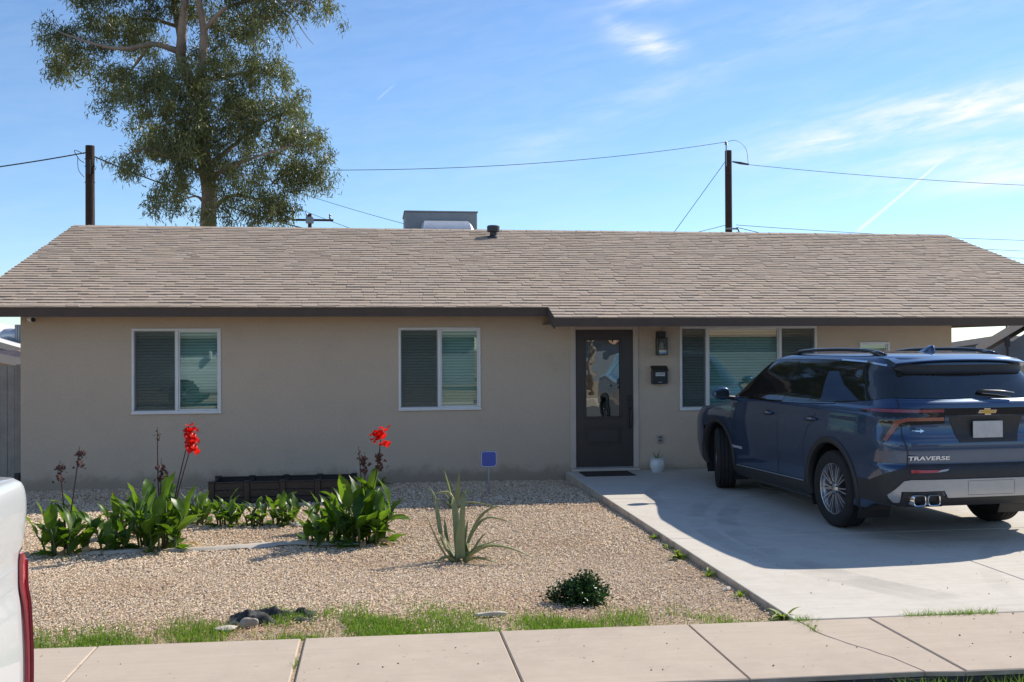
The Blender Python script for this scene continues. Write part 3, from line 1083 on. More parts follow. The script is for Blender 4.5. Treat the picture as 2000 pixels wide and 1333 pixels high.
mb_ = thing('mailbox', 'black metal wall mailbox with white number tiles 3245', 'mailbox', (4.223, 0, 1.288))
MB().box(-.118, .118, -.098, -.0005, .0, .205, .008).build('body', M['black_metal'], mb_)
MB().add([(-.126, -.108, .196), (.126, -.108, .196), (.126, -.001, .264), (-.126, -.001, .264), (-.126, -.108, .206), (.126, -.108, .206), (.126, -.001, .274), (-.126, -.001, .274)],
         [(0, 3, 2, 1), (4, 5, 6, 7), (0, 1, 5, 4), (1, 2, 6, 5), (2, 3, 7, 6), (3, 0, 4, 7)]).build('lid', M['black_metal'], mb_)
MB().box(-.03, .03, -.104, -.0985, .02, .034, .002).build('slot_plate', M['grey_metal'], mb_)


def text_mesh(s, size, depth=0.002, extrude_font=None, bold=0.0):
    cu = bpy.data.curves.new('t', 'FONT')
    cu.body = s
    cu.size = size
    cu.extrude = depth
    cu.offset = bold
    cu.align_x = 'CENTER'
    cu.align_y = 'CENTER'
    cu.resolution_u = 4
    o = bpy.data.objects.new('t', cu)
    COL.objects.link(o)
    dg = bpy.context.evaluated_depsgraph_get()
    me = bpy.data.meshes.new_from_object(o.evaluated_get(dg))
    bpy.data.objects.remove(o, do_unlink=True)
    bpy.data.curves.remove(cu)
    return me


for i, ch in enumerate('3245'):
    x = -.054 + i * .036
    tl = MB().box(x - .0155, x + .0155, -.1005, -.0982, .120, .172, .0008).build('number_tile', M['white_paint'], mb_)
    me = text_mesh(ch, .050, .0004, bold=.0012)
    me.materials.append(M['black_metal'])
    put('digit', me, tl, (x, -.1012, .146), (R(90), 0, 0))

out = thing('wall_outlet', 'small tan outdoor outlet cover low on the wall', 'outlet', (4.236, 0, .394))
M['outlet'] = material('outlet_plastic', (0.40, 0.36, 0.31), 0.5, var=(20, (0.36, 0.32, 0.28), 0.3))
MB().box(-.048, .048, -.028, -.0005, 0, .13, .006).build('cover', M['outlet'], out)
for zz in (.025, .075):
    MB().box(-.028, .028, -.033, -.0285, zz, zz + .034, .003).build('socket_flap', M['interior'], out)

sc_ = thing('security_camera', 'small white and black security camera under the left eave', 'camera', (-4.68, -.06, 2.325))
smooth_by_angle(MB().lathe([(.001, .0), (.05, .0), (.05, -.02), (.038, -.035), (.001, -.035)], 18).build('base', M['white_paint'], sc_))
hs = MB().tube([(-.06, .03, -.05), (-.03, .0, -.055), (.02, -.05, -.065)], [.030, .034, .034], 14).build('housing', M['white_paint'], sc_)
smooth_by_angle(hs)
smooth_by_angle(MB().tube([(.021, -.051, -.065), (.035, -.065, -.068)], [.032, .026], 14).build('lens', M['black_metal'], sc_))

mat_ = thing('doormat', 'dark brown doormat lying before the front door', 'mat', (3.33, -.40, .002))
M['mat'] = material('coir', (0.055, 0.042, 0.032), 0.98, var=(60, (0.035, 0.027, 0.02), 0.2), bump=(220, 0.9, 0.01))
MB().box(-.36, .36, -.24, .24, 0, .014, .006).build('pile', M['mat'], mat_)
MB().box(-.37, .37, -.25, .25, -.0015, .0045, .001).build('rubber_edge', M['black_metal'], mat_)

# ---- things on the roof
vt = thing('roof_vent', 'dark capped vent pipe standing on the front roof slope near the ridge', 'vent', (2.19, 3.88, roof_z(3.88)))
smooth_by_angle(MB().lathe([(.14, -.05), (.12, .0), (.065, .035), (.062, .11)], 20).build('flashing', M['vent'], vt))
smooth_by_angle(MB().lathe([(.06, .09), (.06, .16), (.118, .10), (.118, .20), (.10, .215), (.001, .22)], 20).build('cap', M['vent'], vt))

cl = thing('evaporative_cooler', 'grey box cooler with curved metal duct behind the roof ridge', 'cooler', (1.335, 5.9, 3.75))
MB().box(-.73, .73, -.30, .9, .0, .845, .01).build('cabinet', M['cooler'], cl)
MB().box(-.75, .75, -.315, .92, .8455, .872, .006).build('lid', M['cooler'], cl)
MB().box(-.65, -.15, .9005, .91, .12, .74).build('pad', M['grey_metal'], cl)
du = MB()
prof = []
for k in range(13):
    t = k / 12 * math.pi / 2
    prof.append((-.32 - .62 * math.sin(t), .20 + .46 * math.cos(t)))
v, f = [], []
for i, (y, z) in enumerate(prof):
    t = i / 12
    hw = .47 + .09 * t
    e = .05
    v += [(.085 - hw, y, z - e), (.085 - hw + e, y - .01, z + .0), (.085 + hw - e, y - .01, z + .0), (.085 + hw, y, z - e)]
    if i:
        a_ = 4 * (i - 1)
        f += [(a_ + k, a_ + k + 1, a_ + 5 + k, a_ + 4 + k) for k in range(3)]
n_ = len(v)
v += [(x, y, -.2) for x, y, z in v[0::4] for x in (x,)]
v += [(x, y, -.2) for x, y, z in v[3:n_:4]]
for i in range(12):
    f += [(4 * i, 4 * i + 4, n_ + i + 1, n_ + i), (4 * i + 7, 4 * i + 3, n_ + 13 + i, n_ + 14 + i)]
f.append((48, 49, 50, 51, n_ + 25, n_ + 12))
du.add(v, f)
smooth_by_angle(du.build('duct', M['duct'], cl), 30)

# ================================================================== vehicles
def pchip(xs, ys):
    xs, ys = np.array(xs, float), np.array(ys, float)
    h = np.diff(xs)
    d = np.diff(ys) / h
    mslope = np.zeros(len(xs))
    mslope[0], mslope[-1] = d[0], d[-1]
    for i in range(1, len(xs) - 1):
        if d[i - 1] * d[i] > 0:
            w1, w2 = 2 * h[i] + h[i - 1], h[i] + 2 * h[i - 1]
            mslope[i] = (w1 + w2) / (w1 / d[i - 1] + w2 / d[i])

    def fn(x):
        i = int(np.clip(np.searchsorted(xs, x) - 1, 0, len(xs) - 2))
        t = (x - xs[i]) / h[i]
        return float((2 * t ** 3 - 3 * t ** 2 + 1) * ys[i] + (t ** 3 - 2 * t ** 2 + t) * h[i] * mslope[i] + (-2 * t ** 3 + 3 * t ** 2) * ys[i + 1] + (t ** 3 - t ** 2) * h[i] * mslope[i + 1])
    return fn


def slice_body(zs, Wf, Rf, Ff, lr, nr, lf, nf, n_r=30, n_s=44, n_f=26):
    """stack of plan outlines: flat tail with rounded corners, long sides, rounded nose"""
    rows = []
    for z in zs:
        w, xr, xf = Wf(z), Rf(z), Ff(z)
        L = xf - xr
        a, b = min(lr(z), .46 * L), min(lf(z), .46 * L)
        half = []
        n1, n2 = nr(z), nf(z)
        for k in range(n_r):
            t = math.pi / 2 * k / (n_r - 1)
            half.append((xr + a - a * math.cos(t) ** (2 / n1) if k < n_r - 1 else xr + a, w * math.sin(t) ** (2 / n1)))
        for k in range(1, n_s):
            half.append((xr + a + (L - a - b) * k / n_s, w))
        for k in range(n_f):
            t = math.pi / 2 * (1 - k / (n_f - 1))
            half.append((xf - b + b * max(math.cos(t), 0) ** (2 / n2), w * max(math.sin(t), 0) ** (2 / n2)))
        rows.append([(x, y, z) for x, y in half] + [(x, -y, z) for x, y in half[-2:0:-1]])
    n = len(rows[0])
    V = [p for r in rows for p in r]
    Fc = []
    for i in range(len(rows) - 1):
        for k in range(n):
            k2 = (k + 1) % n
            Fc.append((i * n + k2, i * n + k, (i + 1) * n + k, (i + 1) * n + k2))
    top = len(V)
    zt = zs[-1]
    V.append((np.mean([p[0] for p in rows[-1]]), 0, zt + .001))
    bot = len(V)
    V.append((np.mean([p[0] for p in rows[0]]), 0, zs[0]))
    for k in range(n):
        k2 = (k + 1) % n
        Fc.append(((len(rows) - 1) * n + k, top, (len(rows) - 1) * n + k2))
        Fc.append((k2, bot, k))
    return V, Fc


def inside(poly, x, y):
    c = False
    n = len(poly)
    for i in range(n):
        (x1, y1), (x2, y2) = poly[i], poly[i - 1]
        if (y1 > y) != (y2 > y) and x < (x2 - x1) * (y - y1) / (y2 - y1) + x1:
            c = not c
    return c


class Skin:
    """lays outlines drawn in a side, rear, top or corner view onto a body surface"""
    AX = (-0.2, 0.2)

    def __init__(s, V, Fc, parent):
        s.bvh = BVHTree.FromPolygons([Vector(v) for v in V], Fc)
        s.parent = parent

    def hit(s, a, b, view):
        if view in ('left', 'right'):
            k = 1 if view == 'left' else -1
            o, d = Vector((a, 3 * k, b)), Vector((0, -k, 0))
        elif view == 'rear':
            o, d = Vector((-5, a, b)), Vector((1, 0, 0))
        elif view == 'top':
            o, d = Vector((a, b, 5)), Vector((0, 0, -1))
        else:                                   # corners: a is angle*0.9 from straight back
            k = 1 if view == 'cornerL' else -1
            t = a / 0.9
            d0 = Vector((-math.cos(t), k * math.sin(t), 0))
            c = Vector((s.AX[0], k * s.AX[1], b))
            o, d = c + d0 * 5, -d0
        h = s.bvh.ray_cast(o, d)
        if h[0] is None:
            h = s.bvh.find_nearest(o + d * 4)
        nrm = h[1]
        if nrm.dot(d) > 0:
            nrm = -nrm
        return h[0], nrm

    @staticmethod
    def corner(x, y, z):
        return (math.atan2(abs(y) - Skin.AX[1], -(x - Skin.AX[0])) * 0.9, z)

    def patch(s, name, poly, view, off, mat, parent=None, step=.03, thick=.004, holes=()):
        pts = []
        n = len(poly)
        dense = []
        for i in range(n):
            p, q = poly[i], poly[(i + 1) % n]
            L = math.hypot(q[0] - p[0], q[1] - p[1])
            k = max(1, int(L / step))
            dense += [(p[0] + (q[0] - p[0]) * j / k, p[1] + (q[1] - p[1]) * j / k) for j in range(k)]
        nb = len(dense)
        xs = [p[0] for p in poly]
        ys = [p[1] for p in poly]
        inner = []
        x = min(xs) + step / 2
        row = 0
        while x < max(xs):
            y = min(ys) + (step / 2 if row % 2 else step)
            while y < max(ys):
                if inside(dense, x, y) and min((x - p[0]) ** 2 + (y - p[1]) ** 2 for p in dense) > (step * .45) ** 2:
                    inner.append((x, y))
                y += step
            x += step * .9
            row += 1
        allp = [Vector(p) for p in dense + inner]
        vo, eo, fo, *_ = delaunay_2d_cdt(allp, [], [list(range(nb))], 1, 1e-6)
        V = []
        for p in vo:
            h, nn = s.hit(p.x, p.y, view)
            V.append((h + nn * off, h + nn * (off - thick)))
        m_ = len(V)
        verts = [v[0] for v in V] + [v[1] for v in V]
        faces = [tuple(f) for f in fo]
        ec = {}
        for f in fo:
            for i in range(len(f)):
                e = (f[i], f[(i + 1) % len(f)])
                ec[tuple(sorted(e))] = ec.get(tuple(sorted(e)), 0) + 1
        faces += [(a, b, b + m_, a + m_) for (a, b), c in ec.items() if c == 1]
        me = mesh(name, verts, faces, mat)
        bm = bmesh.new()
        bm.from_mesh(me)
        bmesh.ops.recalc_face_normals(bm, faces=bm.faces)
        # make the outer face look outward
        fs = bm.faces[:]
        if fs:
            c = fs[0].calc_center_median()
            h = s.bvh.find_nearest(c)
            nn = (c - h[0])
            bm.faces.ensure_lookup_table()
            if bm.faces[0].normal.dot(h[1]) < 0:
                bmesh.ops.reverse_faces(bm, faces=bm.faces)
        bm.to_mesh(me)
        bm.free()
        me.polygons.foreach_set('use_smooth', [True] * len(me.polygons))
        me.set_sharp_from_angle(angle=R(50))
        return put(name, me, parent or s.parent)

    def line(s, name, pts, view, w, off, mat, parent=None, closed=False, n=None):
        """a thin strip that follows the surface (shut lines, mouldings)"""
        P = []
        k = len(pts)
        segs = k if closed else k - 1
        for i in range(segs):
            p, q = pts[i], pts[(i + 1) % k]
            L = math.hypot(q[0] - p[0], q[1] - p[1])
            c = max(1, int(L / .03))
            P += [(p[0] + (q[0] - p[0]) * j / c, p[1] + (q[1] - p[1]) * j / c) for j in range(c)]
        if not closed:
            P.append(pts[-1])
        V, Fc = [], []
        H = [s.hit(a, b, view) for a, b in P]
        m_ = len(H)
        for i in range(m_):
            a = H[(i - 1) % m_ if closed else max(i - 1, 0)][0]
            b = H[(i + 1) % m_ if closed else min(i + 1, m_ - 1)][0]
            d = (b - a).normalized()
            nn = H[i][1]
            sd = d.cross(nn).normalized() * w / 2
            V += [H[i][0] + sd + nn * off, H[i][0] - sd + nn * off]
            if i:
                Fc.append((2 * i - 2, 2 * i - 1, 2 * i + 1, 2 * i))
        if closed:
            Fc.append((2 * m_ - 2, 2 * m_ - 1, 1, 0))
        return put(name, mesh(name, V, Fc, mat, True), parent or s.parent)


def wheel(parent, loc, rz, mats, rad=.39, width=.255, rim=.262, spokes=10, side=1, name='wheel'):
    w = bpy.data.objects.new(name, None)
    COL.objects.link(w)
    w.parent = parent
    w.location = loc
    w.rotation_euler = (0, 0, rz)
    h = width / 2
    prof = [(rim - .01, -h * .80), (rim + .012, -h * .92), (rad - .07, -h), (rad - .03, -h * .96), (rad - .008, -h * .80)]
    for g0 in (-.62, -.24, .14, .52):
        a0, a1 = g0 * h, (g0 + .10) * h
        prof += [(rad - .001, a0 - .012), (rad, a0), (rad - .008, a0 + .001), (rad - .008, a1 - .001), (rad, a1)]
    prof += [(rad - .008, h * .80), (rad - .03, h * .96), (rad - .07, h), (rim + .012, h * .92), (rim - .01, h * .80)]
    ty = MB().lathe(prof, 56, 'y', close=True).build('tyre', mats['tyre'], w)
    smooth_by_angle(ty, 40)
    yo = side * h * .86
    rm = MB()
    rm.lathe([(rim + .004, yo), (rim + .004, yo - side * .012), (rim - .012, yo - side * .03), (rim - .02, -side * h * .8)], 56, 'y')
    rm.lathe([(rim + .004, yo), (rim - .010, yo - side * .006), (rim - .016, yo - side * .03)], 56, 'y')
    rimo = smooth_by_angle(rm.build('rim', mats['rim'], w), 40)
    MB().lathe([(.001, -side * .02), (rim - .018, -side * .02)], 32, 'y').build('brake_shield', mats['dark'], w)
    for k in range(spokes):
        for dt in (-.085, .085):
            t = 2 * math.pi * k / spokes + dt
            t2 = 2 * math.pi * k / spokes + dt * 1.75
            c0, s0, c1, s1 = math.cos(t), math.sin(t), math.cos(t2 * .35 + t * .65), math.sin(t2 * .35 + t * .65)
            r0, r1 = .055, rim - .010
            y0, y1 = yo - side * .022, yo - side * .012
            wd0, wd1 = .0085, .0075
            v = []
            for (c, s_, r, y, wd) in ((c0, s0, r0, y0, wd0), (c1, s1, r1, y1, wd1)):
                px, pz = -s_ * wd, c * wd
                for yy, kx in ((y, .7), (y - side * .03, 1.25)):
                    v += [(c * r + px * kx, yy, s_ * r + pz * kx), (c * r - px * kx, yy, s_ * r - pz * kx)]
            MB().add(v, [(0, 1, 5, 4), (0, 4, 6, 2), (1, 3, 7, 5), (2, 6, 7, 3), (4, 5, 7, 6), (0, 2, 3, 1)]).build('spoke', mats['rim'] if dt < 0 else mats['rim'], rimo)
    hub = smooth_by_angle(MB().lathe([(.070, yo - side * .05), (.068, yo - side * .020), (.045, yo - side * .012), (.036, yo - side * .008), (.001, yo - side * .006)], 24, 'y').build('hub_cap', mats['rim'], w))
    for k in range(6):
        t = 2 * math.pi * (k + .5) / 6
        MB().lathe([(.010, yo - side * .04), (.010, yo - side * .010), (.001, yo - side * .009)], 8, 'y', (.056 * math.cos(t), 0, .056 * math.sin(t))).build('lug_nut', mats['dark'], hub)
    return w


def well(parent, wx, wz, r, yo, yi):
    vv, ff = [], []
    n = 24
    for k in range(n + 1):
        t = R(-28) + R(236) * k / n
        for y in (yo, yi):
            vv.append((wx + r * math.cos(t), y, wz + r * math.sin(t)))
        if k:
            b_ = 2 * (k - 1)
            ff.append((b_, b_ + 1, b_ + 3, b_ + 2))
    ff.append(tuple(range(1, 2 * n + 2, 2)))
    return put('wheel_well', mesh('wheel_well', vv, ff, M['black_plastic']), parent)


def paint(name, c, metal, rough, flake=True):
    mt = bpy.data.materials.new(name)
    mt.use_nodes = True
    h = NG(mt.node_tree)
    bs = h.n['Principled BSDF']
    tcn = h.n.new('ShaderNodeTexCoord')
    v = h.noise(tcn.outputs['Object'], 900 if flake else 4, 2, 0.5)
    h.put(bs.inputs['Base Color'], h.mix(v, tuple(x * .75 for x in c), tuple(min(x * 1.25, .85) for x in c)) if flake else h.mix(v, c, tuple(x * .96 for x in c)))
    bs.inputs['Metallic'].default_value = metal
    bs.inputs['Roughness'].default_value = rough
    bs.inputs['Coat Weight'].default_value = 1.0
    bs.inputs['Coat Roughness'].default_value = 0.02
    bs.inputs['Coat IOR'].default_value = 1.6
    # faint dust lying on the paint, strongest low down
    return mt


M['car_paint'] = paint('blue_car_paint', (0.018, 0.055, 0.125), 0.6, 0.34)
M['truck_paint'] = paint('white_truck_paint', (0.62, 0.63, 0.62), 0.0, 0.35, False)
M['tyre'] = material('tyre_rubber', (0.018, 0.018, 0.019), 0.85, var=(9, (0.030, 0.028, 0.026), 0.3), bump=(90, 0.3, 0.004), spec=0.3)
M['alloy'] = material('alloy_wheel', (0.55, 0.56, 0.58), 0.25, 0.95, var=(10, (0.46, 0.47, 0.49), 0.3))
M['black_plastic'] = material('black_plastic', (0.018, 0.018, 0.019), 0.55, var=(14, (0.025, 0.024, 0.024), 0.3), bump=(300, 0.15, 0.001))
M['gloss_black'] = material('gloss_black', (0.008, 0.008, 0.009), 0.08, var=(5, (0.011, 0.011, 0.012), 0.3), coat=0.6)
M['car_glass'] = material('privacy_glass', (0.006, 0.008, 0.009), 0.03, var=(2, (0.010, 0.013, 0.013), 0.3), spec=0.9)
M['chrome'] = material('chrome', (0.82, 0.82, 0.83), 0.10, 1.0, var=(6, (0.75, 0.75, 0.76), 0.3))
M['silver'] = material('silver_trim', (0.42, 0.43, 0.44), 0.36, 0.55, var=(7, (0.37, 0.38, 0.39), 0.3))
M['lamp_red'] = material('lamp_red', (0.40, 0.035, 0.032), 0.15, var=(20, (0.42, 0.04, 0.04), 0.3), coat=0.7)
M['lamp_pink'] = material('lamp_pink', (0.26, 0.055, 0.075), 0.15, var=(20, (0.20, 0.04, 0.055), 0.3), coat=0.7)
M['lamp_amber'] = material('lamp_amber', (0.24, 0.075, 0.05), 0.2, var=(20, (0.19, 0.06, 0.04), 0.3), coat=0.7)
M['lamp_truck'] = material('truck_lamp', (0.72, 0.075, 0.085), 0.18, var=(20, (0.64, 0.06, 0.07), 0.3), coat=0.7)
M['rail_cap'] = material('rail_cap', (0.50, 0.51, 0.52), 0.45, var=(10, (0.44, 0.45, 0.46), 0.3))
M['badge'] = material('badge_silver', (0.72, 0.73, 0.75), 0.3, 0.35, var=(9, (0.66, 0.67, 0.69), 0.3))
M['gold'] = material('gold_badge', (0.62, 0.40, 0.10), 0.25, 0.6, var=(20, (0.55, 0.35, 0.09), 0.3))
M['plate'] = material('licence_plate', (0.50, 0.50, 0.49), 0.5, var=(12, (0.40, 0.40, 0.40), 0.3))
M['seat'] = material('car_interior', (0.02, 0.02, 0.02), 0.9, var=(8, (0.03, 0.03, 0.03), 0.3))
wm_ = dict(tyre=M['tyre'], rim=M['alloy'], dark=M['black_plastic'])

CAR = thing('suv', 'dark blue sport utility vehicle parked nose-in on the concrete driveway', 'car', (5.575, -4.895, 0), R(93.2))
Wc = pchip([.22, .27, .34, .45, .60, .78, .92, 1.02, 1.10, 1.17, 1.225, 1.27, 1.36, 1.48, 1.58, 1.65, 1.695, 1.73, 1.758, 1.774, 1.785],
           [.90, .945, .975, .985, .992, 1.000, 1.002, .996, .986, .982, .962, .925, .884, .835, .790, .757, .730, .695, .60, .44, .16])
Rc = pchip([.22, .28, .34, .42, .50, .60, .72, .745, .80, .88, .95, 1.02, 1.12, 1.20, 1.26, 1.31, 1.345, 1.40, 1.48, 1.55, 1.60, 1.66, 1.71, 1.745, 1.765, 1.777, 1.785],
           [-.92, -1.00, -1.05, -1.115, -1.135, -1.135, -1.12, -1.09, -1.100, -1.118, -1.115, -1.085, -1.075, -1.085, -1.09, -1.075, -1.02, -.965, -.885, -.815, -.775, -.775, -.76, -.66, -.45, -.15, .2])
Fc_ = pchip([.22, .30, .45, .60, .80, .92, 1.00, 1.06, 1.10, 1.14, 1.20, 1.30, 1.45, 1.58, 1.66, 1.71, 1.74, 1.76, 1.775, 1.785],
            [3.75, 3.92, 4.03, 4.06, 4.05, 4.00, 3.88, 3.60, 3.30, 3.02, 2.88, 2.74, 2.52, 2.32, 2.17, 2.02, 1.84, 1.58, 1.15, .55])
zs = list(np.linspace(.22, .72, 18)) + [.735, .75, .765] + list(np.linspace(.79, 1.16, 16)) + list(np.linspace(1.18, 1.70, 26)) + [1.714, 1.727, 1.740, 1.752, 1.762, 1.770, 1.776, 1.781, 1.785]
V, Fb = slice_body(zs, Wc, Rc, Fc_, lambda z: .62 if z < 1.25 else .62, lambda z: 5.2 if z < 1.2 else 4.2, lambda z: .95 if z < 1.05 else .62, lambda z: 4.2 if z < 1.05 else 2.7)
# the tail kicks up underneath, behind the rear wheels
V = [(x, y, max(z, .22 + .14 * min(max((-.42 - x) / .35, 0), 1))) for x, y, z in V]
skin = Skin(V, Fb, CAR)
WB = 2.92
keep = []
for f_ in Fb:
    c = np.mean([V[i] for i in f_], 0)
    hole = abs(c[1]) > .6 and any(math.hypot(c[0] - wx, c[2] - .39) < .497 for wx in (0, WB))
    if not hole:
        keep.append(f_)
body = put('body', mesh('body', V, keep, M['car_paint'], True), CAR)
for sgn, vw in ((1, 'left'), (-1, 'right')):
    for wx in (0, WB):
        # wheel-arch cladding: a ring laid on the flank with a lip, and the well behind it
        n = 40
        vv, ff = [], []
        for k in range(n + 1):
            t = R(-14) + R(208) * k / n
            for r, o in ((.535, .004), (.525, .014), (.482, .014), (.468, .006), (.468, -.06)):
                px, pz = wx + r * math.cos(t), .39 + r * math.sin(t)
                if pz < .235:
                    pz = .235
                h, nn = skin.hit(px, max(pz, .26), vw)
                vv.append((px, h.y + sgn * o, pz))
            if k:
                b_ = 5 * (k - 1)
                ff += [(b_ + q, b_ + q + 1, b_ + q + 6, b_ + q + 5) for q in range(4)]
        o = put('arch_cladding', mesh('arch_cladding', vv, ff, M['black_plastic'], True), CAR)
        well(CAR, wx, .39, .49, sgn * .95, sgn * .60)
    # lower side cladding
    skin.patch('rocker_cladding', [(.52, .245), (WB - .52, .245), (WB - .50, .37), (.50, .40)], vw, .010, M['black_plastic'], thick=.012)
    skin.line('rocker_trim', [(.56, .405), (WB - .54, .375)], vw, .012, .013, M['chrome'])
    # glass band from the windscreen pillar to the tailgate
    gl = skin.patch('side_glass', [(2.40, 1.225), (2.24, 1.40), (2.10, 1.545), (1.93, 1.640), (1.6, 1.680), (.9, 1.690), (.2, 1.688), (-.30, 1.668), (-.64, 1.635), (-.84, 1.48), (-.93, 1.36), (-.60, 1.315), (-.1, 1.275), (.6, 1.240), (1.4, 1.225)], vw, .004, M['car_glass'], thick=.003)
    skin.patch('rear_pillar', [(.36, 1.575), (.16, 1.58), (-.06, 1.44), (-.32, 1.345), (-.42, 1.305), (.30, 1.258), (.34, 1.40)], vw, .0085, M['car_paint'], thick=.006)
    skin.line('glass_moulding', [(2.40, 1.216), (1.4, 1.216), (.6, 1.231), (.0, 1.262)], vw, .016, .007, M['gloss_black'])
    skin.line('roof_moulding', [(2.27, 1.40), (2.11, 1.562), (1.93, 1.656), (1.6, 1.695), (.9, 1.704), (.2, 1.702)], vw, .012, .006, M['silver'])
    skin.line('roof_moulding', [(.2, 1.698), (-.30, 1.682), (-.60, 1.650)], vw, .020, .007, M['chrome'])
    skin.patch('door_pillar', [(1.22, 1.235), (1.12, 1.235), (1.10, 1.68), (1.19, 1.68)], vw, .007, M['gloss_black'], thick=.003)
    # shut lines
    for nm, pl in (('door_gap', [(1.17, .42), (1.16, .9), (1.17, 1.218)]), ('door_gap', [(.30, 1.25), (.32, 1.1), (.46, .98), (.56, .82), (.56, .42)]), ('door_gap', [(2.40, 1.16), (2.44, .98), (2.36, .42)])):
        skin.line(nm, pl, vw, .007, .0015, M['black_plastic'])
    skin.line('fuel_flap_gap', [(-.50, 1.00), (-.32, 1.00), (-.30, 1.02), (-.30, 1.16), (-.32, 1.18), (-.50, 1.18), (-.52, 1.16), (-.52, 1.02)], vw, .004, .0012, M['black_plastic'], closed=True) if sgn < 0 else None
    # handles
    for hx in (1.42, .40):
        h, nn = skin.hit(hx, 1.075, vw)
        hm = MB().tube([(hx + .12, h.y + sgn * .004, 1.066), (hx + .09, h.y + sgn * .032, 1.070), (hx, h.y + sgn * .036, 1.074), (hx - .09, h.y + sgn * .032, 1.078), (hx - .12, h.y + sgn * .004, 1.080)], [.012, .014, .015, .014, .012], 10).build('door_handle', M['car_paint'], CAR, smooth=True)
        skin.patch('handle_cup', [(hx + .09, 1.045), (hx + .05, 1.10), (hx - .05, 1.105), (hx - .10, 1.08), (hx - .06, 1.045)], vw, .002, M['black_plastic'], hm, thick=.002)
        skin.line('handle_trim', [(hx - .02, 1.076), (hx - .10, 1.079)], vw, .010, .052, M['chrome'], hm)
    # mirror
    mr = MB()
    mr.add([], [])
    mp = spline([(2.56, sgn * 1.02, 1.235), (2.55, sgn * 1.12, 1.25), (2.52, sgn * 1.20, 1.25), (2.48, sgn * 1.225, 1.24)], 9)
    mbm = bmesh.new()
    bmesh.ops.create_icosphere(mbm, subdivisions=3, radius=1)
    for vtx in mbm.verts:
        x, y, z = vtx.co
        x = max(x, -.62)
        vtx.co = (2.50 + x * .085, sgn * (1.115 + y * .115), 1.245 + (z * .075 + (.012 if z > 0 else 0)) * (1 - .25 * y * sgn))
    mme = bpy.data.meshes.new('mirror')
    mbm.to_mesh(mme)
    mbm.free()
    mme.materials.append(M['car_paint'])
    mo = smooth_by_angle(put('mirror', mme, CAR), 40)
    MB().tube([(2.46, sgn * .92, 1.19), (2.49, sgn * 1.02, 1.20), (2.50, sgn * 1.07, 1.225)], [.03, .024, .028], 10).build('stalk', M['black_plastic'], mo, smooth=True)
    MB().add([(2.4465, sgn * 1.03, 1.20), (2.4465, sgn * 1.20, 1.205), (2.4465, sgn * 1.20, 1.285), (2.4465, sgn * 1.03, 1.295)], [(0, 1, 2, 3)]).build('mirror_glass', M['car_glass'], mo)
    # roof rails
    pts = spline([(1.46, sgn * .63, 1.745), (1.30, sgn * .63, 1.778), (1.0, sgn * .63, 1.796), (.5, sgn * .63, 1.803), (.05, sgn * .63, 1.799), (-.22, sgn * .625, 1.782), (-.42, sgn * .62, 1.735)], 30)
    rl = MB().tube(pts, [.018] + [.020] * 28 + [.018], 10).build('roof_rail', M['gloss_black'], CAR, smooth=True)
    tags = MB().tube([(-.42, sgn * .62, 1.735), (-.30, sgn * .623, 1.765), (-.12, sgn * .626, 1.785)], [.028, .030, .014], 10).build('rail_foot', M['gloss_black'], rl, smooth=True)
    MB().tube([(1.46, sgn * .63, 1.745), (1.32, sgn * .63, 1.775), (1.15, sgn * .63, 1.795)], [.026, .024, .012], 10).build('rail_foot', M['gloss_black'], rl, smooth=True)
    # tail lamp, wrapped round the corner
    cv = 'cornerL' if sgn > 0 else 'cornerR'
    C_ = Skin.corner
    hou = skin.patch('tail_lamp', [C_(-.54, .98, 1.222), C_(-.80, .97, 1.254), C_(-1.09, .43, 1.264), C_(-1.09, .43, 1.120), C_(-1.07, .84, 1.105), C_(-1.0, .93, 1.02), C_(-.92, .955, .935), C_(-.88, .965, .955), C_(-.92, .955, 1.06), C_(-.85, .965, 1.165), C_(-.72, .98, 1.20)], cv, .006, M['gloss_black'], thick=.008)
    skin.patch('upper_light_bar', [C_(-.56, .98, 1.224), C_(-.80, .97, 1.246), C_(-1.09, .44, 1.250), C_(-1.09, .44, 1.225), C_(-.82, .97, 1.220)], cv, .010, M['lamp_pink'], hou, thick=.004)
    skin.patch('lower_light_bar', [C_(-1.09, .44, 1.180), C_(-1.07, .80, 1.178), C_(-1.02, .90, 1.150), C_(-.93, .955, .968), C_(-.97, .945, .955), C_(-1.05, .88, 1.118), C_(-1.07, .80, 1.146), C_(-1.09, .44, 1.148)], cv, .010, M['lamp_amber'], hou, thick=.004)
    skin.patch('corner_glass', [C_(-.80, .86, 1.365), C_(-.76, .80, 1.615), C_(-.80, .72, 1.630), C_(-.98, .72, 1.372)], cv, .0035, M['car_glass'], thick=.003)
    skin.patch('reflector', [(sgn * .78, .672), (sgn * .55, .674), (sgn * .50, .695), (sgn * .78, .700)], 'rear', .014, M['lamp_red'], thick=.006)
    skin.patch('reflector_clear', [(sgn * .545, .675), (sgn * .44, .688), (sgn * .42, .706), (sgn * .50, .697)], 'rear', .014, M['silver'], thick=.006)
    # tailgate shut line and bumper corner
    skin.line('tailgate_gap', [(sgn * .80, 1.345), (sgn * .83, 1.25), (sgn * .83, .98), (sgn * .80, .86), (sgn * .79, .75)], 'rear', .009, .0085, M['black_plastic'])
    skin.patch('bumper_corner', [C_(-.53, .985, .385), C_(-.53, .985, .575), C_(-.74, .985, .578), C_(-.93, .93, .66), C_(-1.09, .79, .742), C_(-1.12, .60, .742), C_(-1.12, .60, .372), C_(-1.05, .80, .372), C_(-.80, .95, .372)], cv, .005, M['black_plastic'], thick=.006)
